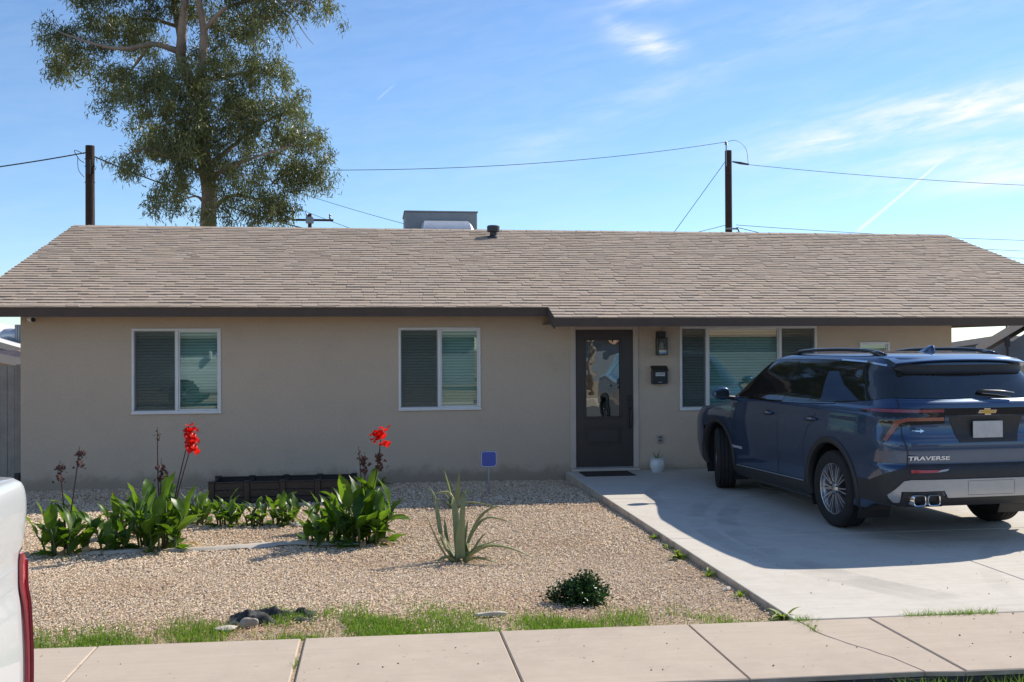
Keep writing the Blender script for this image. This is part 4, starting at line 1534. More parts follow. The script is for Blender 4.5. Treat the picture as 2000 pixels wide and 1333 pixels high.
    # exhaust tips in a dark surround
    sur = skin.patch('exhaust_surround', [(sgn * .87, .374), (sgn * .845, .500), (sgn * .50, .505), (sgn * .47, .374)], 'rear', .022, M['black_plastic'], thick=.012)
    for ex in (.745, .60):
        prof = []
        for k in range(24):
            t = 2 * math.pi * k / 24
            c_, s_ = math.cos(t), math.sin(t)
            prof.append((math.copysign(abs(c_) ** .45, c_) * .062, math.copysign(abs(s_) ** .45, s_) * .050))
        em = MB()
        vv, ff = [], []
        for i, (xo, sc1) in enumerate(((-1.06, 1.0), (-1.172, 1.0), (-1.176, .97), (-1.172, .86), (-1.05, .84))):
            vv += [(xo, sgn * (ex + p[0] * sc1), .43 + p[1] * sc1) for p in prof]
            if i:
                ff += [((i - 1) * 24 + k, (i - 1) * 24 + (k + 1) % 24, i * 24 + (k + 1) % 24, i * 24 + k) for k in range(24)]
        smooth_by_angle(em.add(vv, ff).build('exhaust_tip', M['chrome'], sur), 30)
        MB().add([(-1.09, sgn * (ex + p[0] * .85), .43 + p[1] * .85) for p in prof], [tuple(range(24))]).build('pipe_bore', M['tyre'], sur)
    wheel(CAR, (0, sgn * .855, .39), 0, wm_, side=sgn)
    wheel(CAR, (WB, sgn * .885, .39), R(-20), wm_, side=sgn)
# tail: glass, lamp band, badges, bumper, plate
tg = skin.patch('rear_window', [(-.80, 1.352), (-.84, 1.45), (-.77, 1.60), (-.66, 1.65), (.66, 1.65), (.77, 1.60), (.84, 1.45), (.80, 1.352), (.4, 1.346), (-.4, 1.346)], 'rear', .005, M['car_glass'], thick=.004)
skin.patch('brake_light_band', [(-.60, 1.565), (-.68, 1.61), (-.62, 1.658), (.62, 1.658), (.68, 1.61), (.60, 1.565)], 'rear', .024, M['black_plastic'], thick=.02)
wp = MB().tube([(-.985, .02, 1.405), (-.995, -.06, 1.412), (-1.005, -.20, 1.408), (-1.02, -.34, 1.392)], [.013, .014, .010, .006], 8).build('wiper', M['black_plastic'], CAR, smooth=True)
MB().tube([(-.99, .02, 1.408), (-1.004, -.10, 1.418), (-1.018, -.22, 1.412), (-1.028, -.34, 1.394)], [.006] * 4, 6).build('wiper_arm', M['silver'], wp, smooth=True)
skin.line('tailgate_crease', [(-.84, 1.335), (.84, 1.335)], 'rear', .006, .003, M['car_paint'])
skin.patch('lamp_band', [(-.432, 1.192), (-.432, 1.262), (.432, 1.262), (.432, 1.192)], 'rear', .006, M['gloss_black'], thick=.006)
skin.patch('plate_recess', [(-.30, .945), (-.385, 1.185), (.385, 1.185), (.30, .945)], 'rear', .004, M['black_plastic'], thick=.003)
pl = MB().box(-1.112, -1.106, -.155, .155, .985, 1.140, .003).build('licence_plate', M['plate'], CAR)
# bow-tie emblem: gold with a bright edge
bow = [(-.098, -.014), (-.030, -.014), (-.030, -.030), (.034, -.030), (.034, -.014), (.082, -.014), (.098, .014), (.030, .014), (.030, .030), (-.034, .030), (-.034, .014), (-.082, .014)]
em = MB().prism([(-a_, 1.226 + b_) for a_, b_ in bow], 'x', -1.108, -1.095).build('emblem', M['chrome'], CAR)
MB().prism([(-a_ * .90, 1.226 + b_ * .72) for a_, b_ in bow], 'x', -1.110, -1.1085).build('emblem_face', M['gold'], em)
for txt, view, a_, b_, size, sx_ in (('TRAVERSE', 'rear', .60, .805, .062, 1.45), ('TRAVERSE', 'left', 2.30, .595, .046, 1.5), ('TRAVERSE', 'right', 2.30, .595, .046, 1.5)):
    h, nn = skin.hit(a_, b_, view)
    me = text_mesh(txt, size, .002, bold=.0012)
    me.materials.append(M['badge'])
    z_ = Vector(nn).normalized()
    x_ = Vector((0, 0, 1)).cross(z_).normalized()
    y_ = z_.cross(x_)
    mm = Matrix.Identity(4)
    for i in range(3):
        mm[i][0], mm[i][1], mm[i][2] = x_[i] * sx_, y_[i] * .85, z_[i]
    mm.translation = h + z_ * .004
    o = put('badge_lettering', me, CAR)
    o.matrix_basis = mm
ar = [(.745, 1.062), (.665, 1.058), (.668, 1.072), (.630, 1.054), (.672, 1.036), (.668, 1.047), (.745, 1.050)]
skin.patch('tailgate_arrow', [(a_, b_) for a_, b_ in ar], 'rear', .006, M['chrome'], thick=.003)  # small arrow-shaped chrome mark on the tailgate
skin.patch('bumper_band', [(-.80, .608), (-.80, .738), (.80, .738), (.80, .608)], 'rear', .006, M['black_plastic'], thick=.006)
skin.patch('lower_bumper', [(-.62, .366), (-.62, .46), (.62, .46), (.62, .366)], 'rear', .007, M['black_plastic'], thick=.006)
sk = skin.patch('skid_plate', [(-.93, .442), (-.94, .47), (-.84, .60), (-.78, .612), (.78, .612), (.84, .60), (.94, .47), (.93, .442), (.90, .405), (.86, .405), (.86, .505), (.48, .512), (.44, .450), (-.44, .450), (-.48, .512), (-.86, .505), (-.86, .405), (-.90, .405)], 'rear', .020, M['silver'], thick=.020)
skin.line('tow_cover_gap', [(.24, .595), (-.24, .595), (-.24, .470), (.24, .470)], 'rear', .0028, .0212, M['black_plastic'], sk, closed=True)
skin.line('bumper_gap', [(-.80, .745), (.80, .745)], 'rear', .012, .002, M['black_plastic'])
# spoiler over the rear window
v, f = [], []
ns = 25
for i in range(ns):
    y = -.70 + 1.40 * i / (ns - 1)
    e = abs(y) / .70
    dx = .10 * e ** 3
    dz = -.045 * e ** 2.5
    for x, z in ((-.40, 1.768), (-.60, 1.752), (-.78 + dx, 1.724), (-.83 + dx, 1.710), (-.835 + dx, 1.700), (-.80 + dx, 1.682), (-.72 + dx * .5, 1.668), (-.55, 1.68)):
        v.append((x, y, z + dz * (1 if x > -.5 else .8)))
    if i:
        a_ = 8 * (i - 1)
        f += [(a_ + k, a_ + (k + 1) % 8, a_ + 8 + (k + 1) % 8, a_ + 8 + k) for k in range(8)]
f += [tuple(range(8)), tuple(range(8 * (ns - 1), 8 * ns))[::-1]]
smooth_by_angle(MB().add(v, f).build('spoiler', M['car_paint'], CAR), 35)
# roof ribs and antenna fin
for y in (-.34, -.17, .17, .34):
    skin.line('roof_rib', [(1.2, y), (-.35, y)], 'top', .012, .004, M['car_paint'])
fin = []
ff = []
for i, (x, w_, h_) in enumerate(((-.02, .005, .004), (-.10, .030, .030), (-.18, .034, .062), (-.25, .030, .078), (-.285, .022, .070), (-.30, .012, .004))):
    zb = 1.772
    fin += [(x, -w_, zb), (x, -w_ * .55, zb + h_ * .8), (x, 0, zb + h_), (x, w_ * .55, zb + h_ * .8), (x, w_, zb)]
    if i:
        a_ = 5 * (i - 1)
        ff += [(a_ + k, a_ + k + 1, a_ + 6 + k, a_ + 5 + k) for k in range(4)]
MB().add(fin, ff).build('antenna_fin', M['car_paint'], CAR, smooth=True)
# windscreen
skin.patch('windscreen', [(2.84, -.60), (2.93, 0), (2.84, .60), (2.24, .54), (2.12, 0), (2.24, -.54)], 'top', .004, M['car_glass'], thick=.003, step=.06)
for sgn in (1, -1):
    MB().box(3.92, 4.02, sgn * .62 - .16, sgn * .62 + .16, .82, .90, .02).build('headlamp', M['plate'], CAR)
MB().box(3.98, 4.09, -.55, .55, .48, .80, .03).build('grille', M['gloss_black'], CAR)
MB().box(.55, 2.6, -.8, .8, .18, .26).build('underbody', M['black_plastic'], CAR)
MB().tube([(0, -.8, .36), (0, .8, .36)], .05, 10).build('axle', M['black_plastic'], CAR)
MB().box(-.90, -.40, -.45, .45, .345, .42).build('spare_well', M['black_plastic'], CAR)

# ---------------------------------------------------------------- white pickup at the kerb
TR = thing('pickup_truck', 'white pickup truck close by in the left foreground with a tall red tail lamp', 'truck', (-2.017, -11.43, -.130), R(-87.8))
Skin.AX = (0.9, 0.3)
Wt = pchip([.45, .55, .80, 1.05, 1.22, 1.30, 1.36, 1.44, 1.52, 1.56, 1.585, 1.60], [.93, .975, 1.0, 1.004, .998, .990, .990, .998, 1.002, 1.001, .996, .975])
Rt = pchip([.45, .60, .9, 1.10, 1.30, 1.365, 1.395, 1.46, 1.52, 1.565, 1.60], [.06, .03, .014, .010, .012, .016, .026, .016, .012, .024, .045])
zt = list(np.linspace(.45, 1.2, 16)) + list(np.linspace(1.22, 1.60, 30))
Vt, Ft = slice_body(zt, Wt, Rt, lambda z: 5.85 if z < 1.0 else max(5.85 - (z - 1.0) * .6, 5.4), lambda z: .13, lambda z: 3.2, lambda z: .8, lambda z: 3.0, n_r=24, n_s=60)
tskin = Skin(Vt, Ft, TR)
kp = []
for f_ in Ft:
    c = np.mean([Vt[i] for i in f_], 0)
    if abs(c[1]) > .5 and any(math.hypot(c[0] - wx, c[2] - .41) < .50 for wx in (1.25, 4.95)):
        continue
    kp.append(f_)
put('bed_and_body', mesh('bed_and_body', Vt, kp, M['truck_paint'], True), TR)
cabz = [1.55, 1.62, 1.72, 1.82, 1.90, 1.945, 1.97, 1.985]
Vc, Fcb = slice_body(cabz, pchip(cabz, [.97, .93, .87, .80, .74, .68, .58, .30]), pchip(cabz, [1.78, 1.80, 1.86, 1.92, 1.98, 2.06, 2.2, 2.6]), pchip(cabz, [4.45, 4.30, 4.10, 3.88, 3.68, 3.52, 3.3, 2.9]), lambda z: .25, lambda z: 3.2, lambda z: .7, lambda z: 2.8)
cab = put('cab', mesh('cab', Vc, Fcb, M['truck_paint'], True), TR)
cskin = Skin(Vc, Fcb, TR)
for vw in ('left', 'right'):
    cskin.patch('side_window', [(1.98, 1.60), (2.04, 1.86), (2.95, 1.89), (2.95, 1.60)], vw, .004, M['car_glass'], step=.06)
    cskin.patch('side_window', [(3.02, 1.60), (3.02, 1.89), (3.42, 1.88), (3.98, 1.63), (3.95, 1.60)], vw, .004, M['car_glass'], step=.06)
cskin.patch('windscreen', [(4.30, -.75), (4.36, 0), (4.30, .75), (3.72, .6), (3.62, 0), (3.72, -.6)], 'top', .004, M['car_glass'], step=.08)
for sgn, cv, vw in ((1, 'cornerL', 'left'), (-1, 'cornerR', 'right')):
    # crease shading painted as grey strips, then the red tail lamp on the rear corner
    tskin.line('crease_shade', [(.20, 1.352), (1.85, 1.352)], vw, .010, .002, M['rail_cap'])
    tskin.line('crease_shade', [(.20, 1.300), (1.85, 1.300)], vw, .006, .002, M['rail_cap'])
    tskin.line('panel_gap', [(.165, .70), (.162, 1.0), (.160, 1.39), (.135, 1.40)], vw, .006, .002, M['black_plastic'])
    lam = [Skin.corner(x, y, z) for x, y, z in ((.150, 1.0, 1.385), (.08, .99, 1.375), (.02, .90, 1.36), (.01, .80, 1.35), (.01, .80, .84), (.02, .9, .82), (.08, .99, .82), (.150, 1.0, .83))]
    tl = tskin.patch('tail_lamp', lam, cv, .013, M['lamp_truck'], thick=.02, step=.03)
    tskin.patch('lamp_rib', [Skin.corner(.115, .995, 1.36), Skin.corner(.075, .985, 1.36), Skin.corner(.075, .985, .85), Skin.corner(.115, .995, .85)], cv, .017, M['lamp_pink'], tl, thick=.008)
    wheel(TR, (1.25, sgn * .86, .41), 0, wm_, rad=.41, width=.27, rim=.24, spokes=6, side=sgn)
    wheel(TR, (4.95, sgn * .86, .41), 0, wm_, rad=.41, width=.27, rim=.24, spokes=6, side=sgn)
    for wx in (1.25, 4.95):
        well(TR, wx, .41, .495, sgn * .97, sgn * .62)
    # rail cap along the bed side
    tskin.patch('rail_cap', [(.16, sgn * .70), (.13, sgn * .85), (.20, sgn * .945), (.4, sgn * .955), (1.78, sgn * .955), (1.78, sgn * .70)], 'top', .008, M['rail_cap'], thick=.01, step=.06)
    MB().box(4.05, 4.15, min(sgn * 1.03, sgn * 1.2), max(sgn * 1.03, sgn * 1.2), 1.55, 1.80, .02).build('mirror', M['truck_paint'], TR)
MB().box(-.06, .10, -.94, .94, .50, .68, .03).build('rear_bumper', M['chrome'], TR)
MB().box(5.70, 5.90, -.94, .94, .45, .66, .04).build('front_bumper', M['chrome'], TR)
MB().box(.2, 5.5, -.6, .6, .38, .52).build('chassis', M['black_plastic'], TR)
MB().box(.16, 1.76, -.69, .69, 1.6025, 1.606).build('tonneau', M['rail_cap'], TR)

# ================================================================== plants
def leaf_mesh(name, L, W_, bend, fold, mat, tipw=.0, n=9, base=.10, twist=0.0, wave=0.0, seed=0):
    """broad pointed leaf along +x, arching over; folded at the midrib"""
    r = random.Random(seed)
    v, f = [], []
    ang = R(0)
    p = Vector((0, 0, 0))
    for i in range(n):
        t = i / (n - 1)
        w = W_ * (math.sin(math.pi * min(t * .92 + base, 1.0)) ** .75) * (1 - t ** 6) + .0015
        a = -bend * t ** 1.5
        if i:
            p = p + Vector((math.cos(a), 0, math.sin(a))) * (L / (n - 1))
        up_ = Vector((-math.sin(a), 0, math.cos(a)))
        tw = twist * t
        sd = Vector((0, math.cos(tw), 0)) + up_ * math.sin(tw)
        wv = wave * math.sin(t * 9 + r.random()) * w
        v += [p + sd * w * .5 + up_ * (fold * w * .5 + wv), p + sd * w * .25 + up_ * (fold * w * .2), p, p - sd * w * .25 + up_ * (fold * w * .2), p - sd * w * .5 + up_ * (fold * w * .5 - wv)]
        if i:
            b = 5 * (i - 1)
            f += [(b + k, b + k + 1, b + 6 + k, b + 5 + k) for k in range(4)]
    return mesh(name, v, f, mat, True)


M['canna'] = leaf_material('canna_leaf', (0.040, 0.098, 0.018), (0.100, 0.185, 0.030), 0.50, 0.36, 5, (1.9, 1.75, 0.45), tips=True)
M['canna_stem'] = material('canna_stem', (0.075, 0.115, 0.03), 0.6, var=(12, (0.05, 0.07, 0.025), 0.3))
M['dry_stem'] = material('dry_stem', (0.060, 0.032, 0.028), 0.85, var=(14, (0.035, 0.02, 0.02), 0.3))
M['dry_husk'] = material('dry_husk', (0.085, 0.040, 0.034), 0.9, var=(14, (0.035, 0.02, 0.02), 0.3))
M['petal'] = leaf_material('red_petal', (0.60, 0.012, 0.010), (0.72, 0.035, 0.020), 0.45, 0.4, 12, (1.2, 0.7, 0.7))
M['aloe'] = leaf_material('aloe_leaf', (0.19, 0.235, 0.115), (0.28, 0.32, 0.165), 0.18, 0.45, 8, (1.2, 1.3, 0.6))
M['dead_leaf'] = leaf_material('dead_leaf', (0.36, 0.24, 0.12), (0.48, 0.34, 0.18), 0.2, 0.7, 9, (1.1, 1.0, 0.7))
CL = [leaf_mesh('leaf', 1.0, w, b, fo, M['canna'], seed=i, wave=.12, twist=tw) for i, (w, b, fo, tw) in enumerate(((.34, .35, .30, .2), (.30, .7, .35, -.3), (.38, .15, .25, .1), (.32, 1.1, .25, .35), (.27, .5, .45, -.2), (.36, .9, .2, .1)))]
DL = [leaf_mesh('leaf', 1.0, .22, 1.3, .5, M['dead_leaf'], seed=40, wave=.3, twist=.8)]


def orient(o, base, yaw, pitch, roll, size):
    m3 = Matrix.Rotation(yaw, 4, 'Z') @ Matrix.Rotation(-pitch, 4, 'Y') @ Matrix.Rotation(roll, 4, 'X') @ Matrix.Diagonal((*((size,) * 3), 1)) if not hasattr(size, '__len__') else Matrix.Rotation(yaw, 4, 'Z') @ Matrix.Rotation(-pitch, 4, 'Y') @ Matrix.Rotation(roll, 4, 'X') @ Matrix.Diagonal((*size, 1))
    m3.translation = base
    o.matrix_basis = m3


def dried_head(parent, p, size, seed):
    r = random.Random(seed)
    mb = MB()
    for k in range(int(44 * size / .12)):
        c = Vector(p) + Vector((r.gauss(0, size * .22), r.gauss(0, size * .22), r.uniform(-size, size * .5)))
        s_ = size * r.uniform(.10, .26)
        a, b, c2 = [Vector((r.gauss(0, 1), r.gauss(0, 1), r.gauss(0, 1))).normalized() * s_ for _ in range(3)]
        mb.add([c + a, c + b, c - a * .6, c - b * .7, c + c2, c - c2 * .6], [(0, 1, 4), (1, 2, 4), (2, 3, 4), (3, 0, 4), (1, 0, 5), (2, 1, 5), (3, 2, 5), (0, 3, 5)])
    return tag(mb.build('seed_head', M['dry_husk'], parent), kind='stuff')


PET = [leaf_mesh('petal', 1.0, w, b, .25, M['petal'], n=7, base=.16, wave=.25, seed=60 + i, twist=.3) for i, (w, b) in enumerate(((.75, .8), (.9, 1.3), (.62, .4)))]


def red_flower(parent, p, n, size, seed):
    r = random.Random(seed)
    for k in range(n):
        o = put('petal', r.choice(PET), parent)
        orient(o, Vector(p) + Vector((r.gauss(0, size * .25), r.gauss(0, size * .2), r.uniform(-size * .6, size * .5))), r.uniform(0, 6.28), r.uniform(-.5, 1.2), r.uniform(-.6, .6), size * r.uniform(.7, 1.1))


def canna(label, x, y, h, spread, n_stem, seed, stalks=(), flowers=(), litter=2):
    z = gz(x, y)
    t = thing('canna_lily', label, 'canna plant', (x, y, z), 0, 'canna lilies in the gravel')
    r = random.Random(seed)
    for s_ in range(n_stem):
        a = 6.283 * s_ / n_stem * 1.618 + r.uniform(-.5, .5)
        rr = spread * math.sqrt((s_ + .3) / n_stem)
        bx, by = rr * .55 * math.cos(a), rr * .5 * math.sin(a)
        hh = h * r.uniform(.50, .66) * (1.05 - .55 * rr / spread)
        tx, ty = bx * 1.45, by * 1.45
        st = spline([(bx, by, -.02), (bx * 1.12, by * 1.12, hh * .5), (tx, ty, hh)], 6)
        MB().tube(st, [.011, .011, .010, .009, .007, .005], 6).build('stem', M['canna_stem'], t, smooth=True)
        nl = r.randint(4, 5)
        for k in range(nl):
            f_ = .10 + .90 * k / (nl - 1)
            p = st[min(int(f_ * 5), 5)]
            yaw = a + k * 2.3 + r.uniform(-.5, .5)
            last = k == nl - 1
            pitch = r.uniform(1.05, 1.45) if last else r.uniform(.55, 1.05) - (.40 if k == 0 else 0)
            L = h * r.uniform(.36, .50) * (1 if k else .85)
            o = put('leaf', r.choice(CL), t)
            orient(o, Vector(p), yaw, pitch, r.uniform(-.6, .6), (L, L * r.uniform(.95, 1.35), L))
    for k in range(litter):
        o = put('dead_leaf', DL[0], t)
        orient(o, Vector((r.uniform(-spread, spread) * .6, r.uniform(-spread, spread) * .5, .05)), r.uniform(0, 6.28), r.uniform(-.2, .2), r.uniform(-.5, .5), h * .34)
    for (sx_, sz, kind) in stalks:
        top = (sx_ - x, r.uniform(-.03, .03), sz - z)
        pts = spline([(r.uniform(-.04, .04), 0, 0), (top[0] * .45, 0, top[2] * .5), top], 8)
        MB().tube(pts, [.008, .008, .007, .007, .006, .006, .005, .003], 6).build('dry_stalk', M['dry_stem'], t, smooth=True)
        if kind == 'head':
            dried_head(t, (top[0], top[1], top[2] - .10), .115, seed + 5)
        elif kind == 'spike':
            dried_head(t, (top[0], top[1], top[2] - .07), .06, seed + 7)
    for (sx_, sz, n, size) in flowers:
        top = (sx_ - x, r.uniform(-.03, .03), sz - z)
        pts = spline([(top[0] * .2, 0, 0), (top[0] * .55, 0, top[2] * .5), top], 8)
        MB().tube(pts, [.009, .009, .008, .008, .007, .006, .005, .004], 6).build('flower_stalk', M['dry_stem'], t, smooth=True)
        red_flower(t, top, n, size, seed + 9)
    return t


canna('green canna at far left of the bed with two dried seed stalks, beside the truck', -2.90, -4.66, .62, .36, 12, 3, stalks=((-2.955, .80, 'head'), (-2.775, .93, 'head')))
canna('short canna clump between the two tallest left-hand cannas, no flower', -2.50, -4.62, .42, .26, 8, 4)
canna('tall canna with a red flower leaning right and a tall dark dried spike', -2.06, -4.64, .78, .38, 15, 5, stalks=((-2.075, 1.10, 'spike'), (-2.04, .80, 'head')), flowers=((-1.768, 1.05, 10, .12), (-1.755, .94, 10, .12)), litter=3)
canna('leafy canna behind the tall left red-flowered canna, in its rear shade', -2.50, -3.85, .56, .30, 11, 6)
canna('small canna nearest to the tall red-flowered one, leftmost of the four by the planter', -1.92, -3.28, .40, .22, 9, 7)
canna('small canna in front of the left end of the dark planter box', -1.60, -3.42, .44, .22, 10, 8)
canna('smallest canna, third from left in the row before the planter', -1.30, -3.46, .36, .17, 7, 9)
canna('small canna at the right end of the row before the planter', -1.00, -3.42, .44, .22, 10, 10)
canna('low spreading canna left of the right-hand red-flowered canna, beside pale fabric', -.50, -4.70, .54, .32, 11, 11)
canna('canna half hidden behind the right-hand pair of cannas, near the planter end', -.45, -3.95, .50, .26, 9, 12)
canna('tall canna with one red bloom and dried heads at right end of bed', -.10, -4.72, .78, .38, 15, 13, stalks=((-.165, .89, 'spike'), (-.105, .83, 'head'), (.045, .86, 'head')), flowers=((.055, .98, 13, .12),), litter=3)


def strap_leaf(name, pts, w0, mat, parent, fold=.6, n=12, seed=0):
    """fleshy tapering leaf along a 3-D curve, with a gutter section and real thickness"""
    P = [Vector(p) for p in spline(pts, n)]
    v, f = [], []
    for i, p in enumerate(P):
        t = i / (n - 1)
        d = (P[min(i + 1, n - 1)] - P[max(i - 1, 0)]).normalized()
        out = Vector((P[-1].x - P[0].x, P[-1].y - P[0].y, 0))
        if out.length < .02:
            out = Vector((0, -1, 0))
        sd = d.cross(Vector((0, 0, 1)))
        if sd.length < .25:
            sd = Vector((1, 0.2, 0))
        sd.normalize()
        nn = sd.cross(d).normalized()
        w = w0 * (1 - t) ** .75 * (0.75 + .5 * t if t < .5 else 1) + .002
        th = w * .28
        v += [p + sd * w * .5 + nn * fold * w * .35, p + nn * 0.0, p - sd * w * .5 + nn * fold * w * .35, p - nn * th]
        if i:
            b = 4 * (i - 1)
            f += [(b + k, b + (k + 1) % 4, b + 4 + (k + 1) % 4, b + 4 + k) for k in range(4)]
    f += [(0, 1, 2, 3), (4 * n - 1, 4 * n - 2, 4 * n - 3, 4 * n - 4)]
    o = MB().add(v, f).build(name, mat, parent)
    smooth_by_angle(o, 50)
    return o


ax, ay = 0.735, -5.68
AL = thing('aloe', 'large pale green aloe in the middle of the gravel, leaves arching outward', 'aloe', (ax, ay, gz(ax, ay)), 0, 'aloes in the gravel')
zb = gz(ax, ay)
for i, (pl_, w) in enumerate((
        ([(.70, 0, 0), (.59, .02, .17), (.545, .03, .42), (.52, .04, .58), (.475, .05, .66)], .045),
        ([(.68, -.03, 0), (.60, -.04, .08), (.50, -.06, .28), (.44, -.08, .43)], .032),
        ([(.73, .02, 0), (.715, .03, .22), (.70, .05, .45), (.66, .06, .60), (.55, .05, .605), (.52, .05, .58)], .060),
        ([(.74, -.03, 0), (.735, -.05, .2), (.755, -.06, .38), (.765, -.06, .50)], .085),
        ([(.745, .05, 0), (.76, .08, .25), (.775, .10, .45), (.80, .12, .60), (.84, .13, .63)], .055),
        ([(.77, .0, 0), (.83, -.01, .22), (.93, -.02, .40), (1.05, -.03, .48), (1.14, -.04, .47)], .055),
        ([(.77, .05, 0), (.85, .05, .22), (.97, .06, .36), (1.10, .06, .36), (1.22, .07, .31)], .042),
        ([(.77, -.04, 0), (.86, -.07, .09), (1.0, -.10, .15), (1.20, -.13, .12), (1.40, -.16, .03)], .060),
        ([(.78, -.02, 0), (.86, -.02, .10), (.93, -.01, .20), (.985, .0, .25)], .035),
        ([(.78, .03, 0), (.88, .04, .10), (1.0, .05, .14), (1.12, .06, .17)], .035),
        ([(.76, -.08, 0), (.85, -.14, .05), (.95, -.20, .05), (1.06, -.25, .02)], .045),
        ([(.70, -.06, 0), (.63, -.11, .06), (.57, -.15, .06), (.52, -.2, .02)], .045),
        ([(.71, .06, 0), (.64, .10, .14), (.62, .13, .28), (.615, .14, .36)], .040),
        ([(.76, .05, 0), (.80, .10, .2), (.83, .14, .34)], .045))):
    strap_leaf('leaf', [(p[0] - ax, p[1], p[2]) for p in pl_], w * 1.4, M['aloe'], AL)
for k in range(7):
    a = k * 2.4
    strap_leaf('withered_leaf', [(0.02 * math.cos(a), .02 * math.sin(a), .02), (.12 * math.cos(a), .11 * math.sin(a), .035), (.24 * math.cos(a), .20 * math.sin(a), .012)], .035, M['dead_leaf'], AL)
ax2, ay2 = .945, -2.5
A2 = thing('aloe', 'smaller upright aloe in the shade edge near the house wall', 'aloe', (ax2, ay2, gz(ax2, ay2)), 0, 'aloes in the gravel')
for pl_, w in (([(.94, 0, 0), (.90, 0, .15), (.84, .02, .38), (.80, .03, .54)], .055), ([(.95, -.03, 0), (.965, -.04, .18), (1.0, -.05, .44)], .075), ([(.93, .04, 0), (.90, .05, .2), (.885, .06, .36)], .05),
               ([(.92, 0, 0), (.83, -.02, .07), (.72, -.03, .12), (.63, -.04, .20)], .04), ([(.97, .02, 0), (1.03, .03, .16), (1.10, .04, .19), (1.19, .05, .10)], .045), ([(.97, -.03, 0), (1.1, -.07, .07), (1.3, -.1, .05), (1.5, -.12, .0)], .04),
               ([(.96, .05, 0), (1.0, .08, .15), (1.03, .1, .28)], .045), ([(.93, -.05, 0), (.86, -.12, .07), (.78, -.18, .06)], .04), ([(.92, -.02, 0), (.86, -.01, .12), (.79, 0, .24)], .04)):
    strap_leaf('leaf', [(p[0] - ax2, p[1], p[2]) for p in pl_], w * 1.35, M['aloe'], A2)

# potted succulent by the door
PT = thing('plant_pot', 'round white glazed pot standing by the wall right of the door', 'pot', (4.108, -.30, .002))
M['glaze'] = material('white_glaze', (0.70, 0.70, 0.69), 0.22, var=(6, (0.60, 0.60, 0.58), 0.3), coat=0.3)
smooth_by_angle(MB().lathe([(.001, .012), (.075, .012), (.078, .016), (.098, .05), (.110, .095), (.108, .14), (.094, .178), (.090, .188), (.100, .196), (.104, .204), (.098, .210), (.088, .206), (.084, .18)], 32).build('bowl', M['glaze'], PT), 50)
smooth_by_angle(MB().lathe([(.001, .0), (.088, .0), (.092, .010), (.080, .0115), (.001, .0115)], 32).build('saucer', M['glaze'], PT), 50)
MB().lathe([(.001, .178), (.086, .178)], 24).build('soil', M['soil'], PT)
SU = thing('potted_aloe', 'small spiky aloe growing in the white pot', 'aloe', (4.108, -.30, .18))
for k in range(9):
    a = k * 2.4
    q = .02 + .012 * (k % 3)
    h_ = .15 - .012 * k
    strap_leaf('leaf', [(q * .5 * math.cos(a), q * .5 * math.sin(a), -.002), (q * 1.3 * math.cos(a), q * 1.3 * math.sin(a), h_ * .5), (q * 2.2 * math.cos(a), q * 2.2 * math.sin(a), h_)], .022, M['aloe'], SU, n=6)

# dark composite planter box with posts and caps
PB = thing('planter_box', 'long low dark brown slatted planter box standing against the house wall', 'planter', (-1.165, -1.42, gz(-1.165, -1.42)))
zg = gz(-1.165, -1.42)
H_ = .165 - zg
px = [-.873, -.442, 0, .434, .88]
for sy in (-.28, .28):
    for i, x in enumerate(px):
        p_ = MB().box(x - .036, x + .036, sy - .036, sy + .036, -.02, H_ + .006, .004).build('post', M['timber_dark'], PB)
        MB().box(x - .041, x + .041, sy - .041, sy + .041, H_ + .0065, H_ + .022, .004).build('post_cap', M['timber_dark'], p_)
    for i in range(4):
        for k in range(3):
            z0_ = .0 + k * (H_ / 3)
            MB().box(px[i] + .037, px[i + 1] - .037, sy - .014, sy + .014, z0_ + .003, z0_ + H_ / 3 - .003, .004).build('board', M['timber_dark'], PB)
        MB().box(px[i] + .037, px[i + 1] - .037, sy - .026, sy + .026, H_ - .002, H_ + .010, .003).build('top_rail', M['timber_dark'], PB)
for x in (px[0], px[-1]):
    for k in range(3):
        MB().box(x - .014, x + .014, -.243, .243, k * H_ / 3 + .003, (k + 1) * H_ / 3 - .003, .004).build('board', M['timber_dark'], PB)
MB().box(px[0] + .02, px[-1] - .02, -.26, .26, .0, H_ - .10).build('soil', M['soil'], PB)

# blue yard sign on a stake by the wall
SG = thing('yard_sign', 'small blue sign on a thin stake in the shaded gravel by the wall', 'sign', (1.475, -1.52, gz(1.475, -1.52)))
M['sign_blue'] = material('sign_blue', (0.055, 0.10, 0.42), 0.5, var=(12, (0.045, 0.085, 0.36), 0.3))
MB().box(-.012, .012, -.006, .006, -.05, .46, .002).build('stake', M['grey_metal'], SG)
oc = [(a_ * .105, .47 + b_ * .105) for a_, b_ in ((-.8, -1), (.8, -1), (1, -.8), (1, .8), (.8, 1), (-.8, 1), (-1, .8), (-1, -.8))]
pn = MB().prism(oc, 'y', -.012, -.0065).build('panel', M['sign_blue'], SG)
vv = [(a_ * .95, -.0135, .47 + (b_ - .47) * .95) for a_, b_ in oc] + [(a_ * .90, -.0135, .47 + (b_ - .47) * .90) for a_, b_ in oc]
MB().add(vv, [(k, (k + 1) % 8, 8 + (k + 1) % 8, 8 + k) for k in range(8)]).build('border', M['white_paint'], pn)

# pale strips of exposed weed fabric
M['fabric'] = material('weed_fabric', (0.55, 0.49, 0.41), 0.9, var=(6, (0.40, 0.35, 0.28), 0.3), bump=(60, 0.4, 0.006))


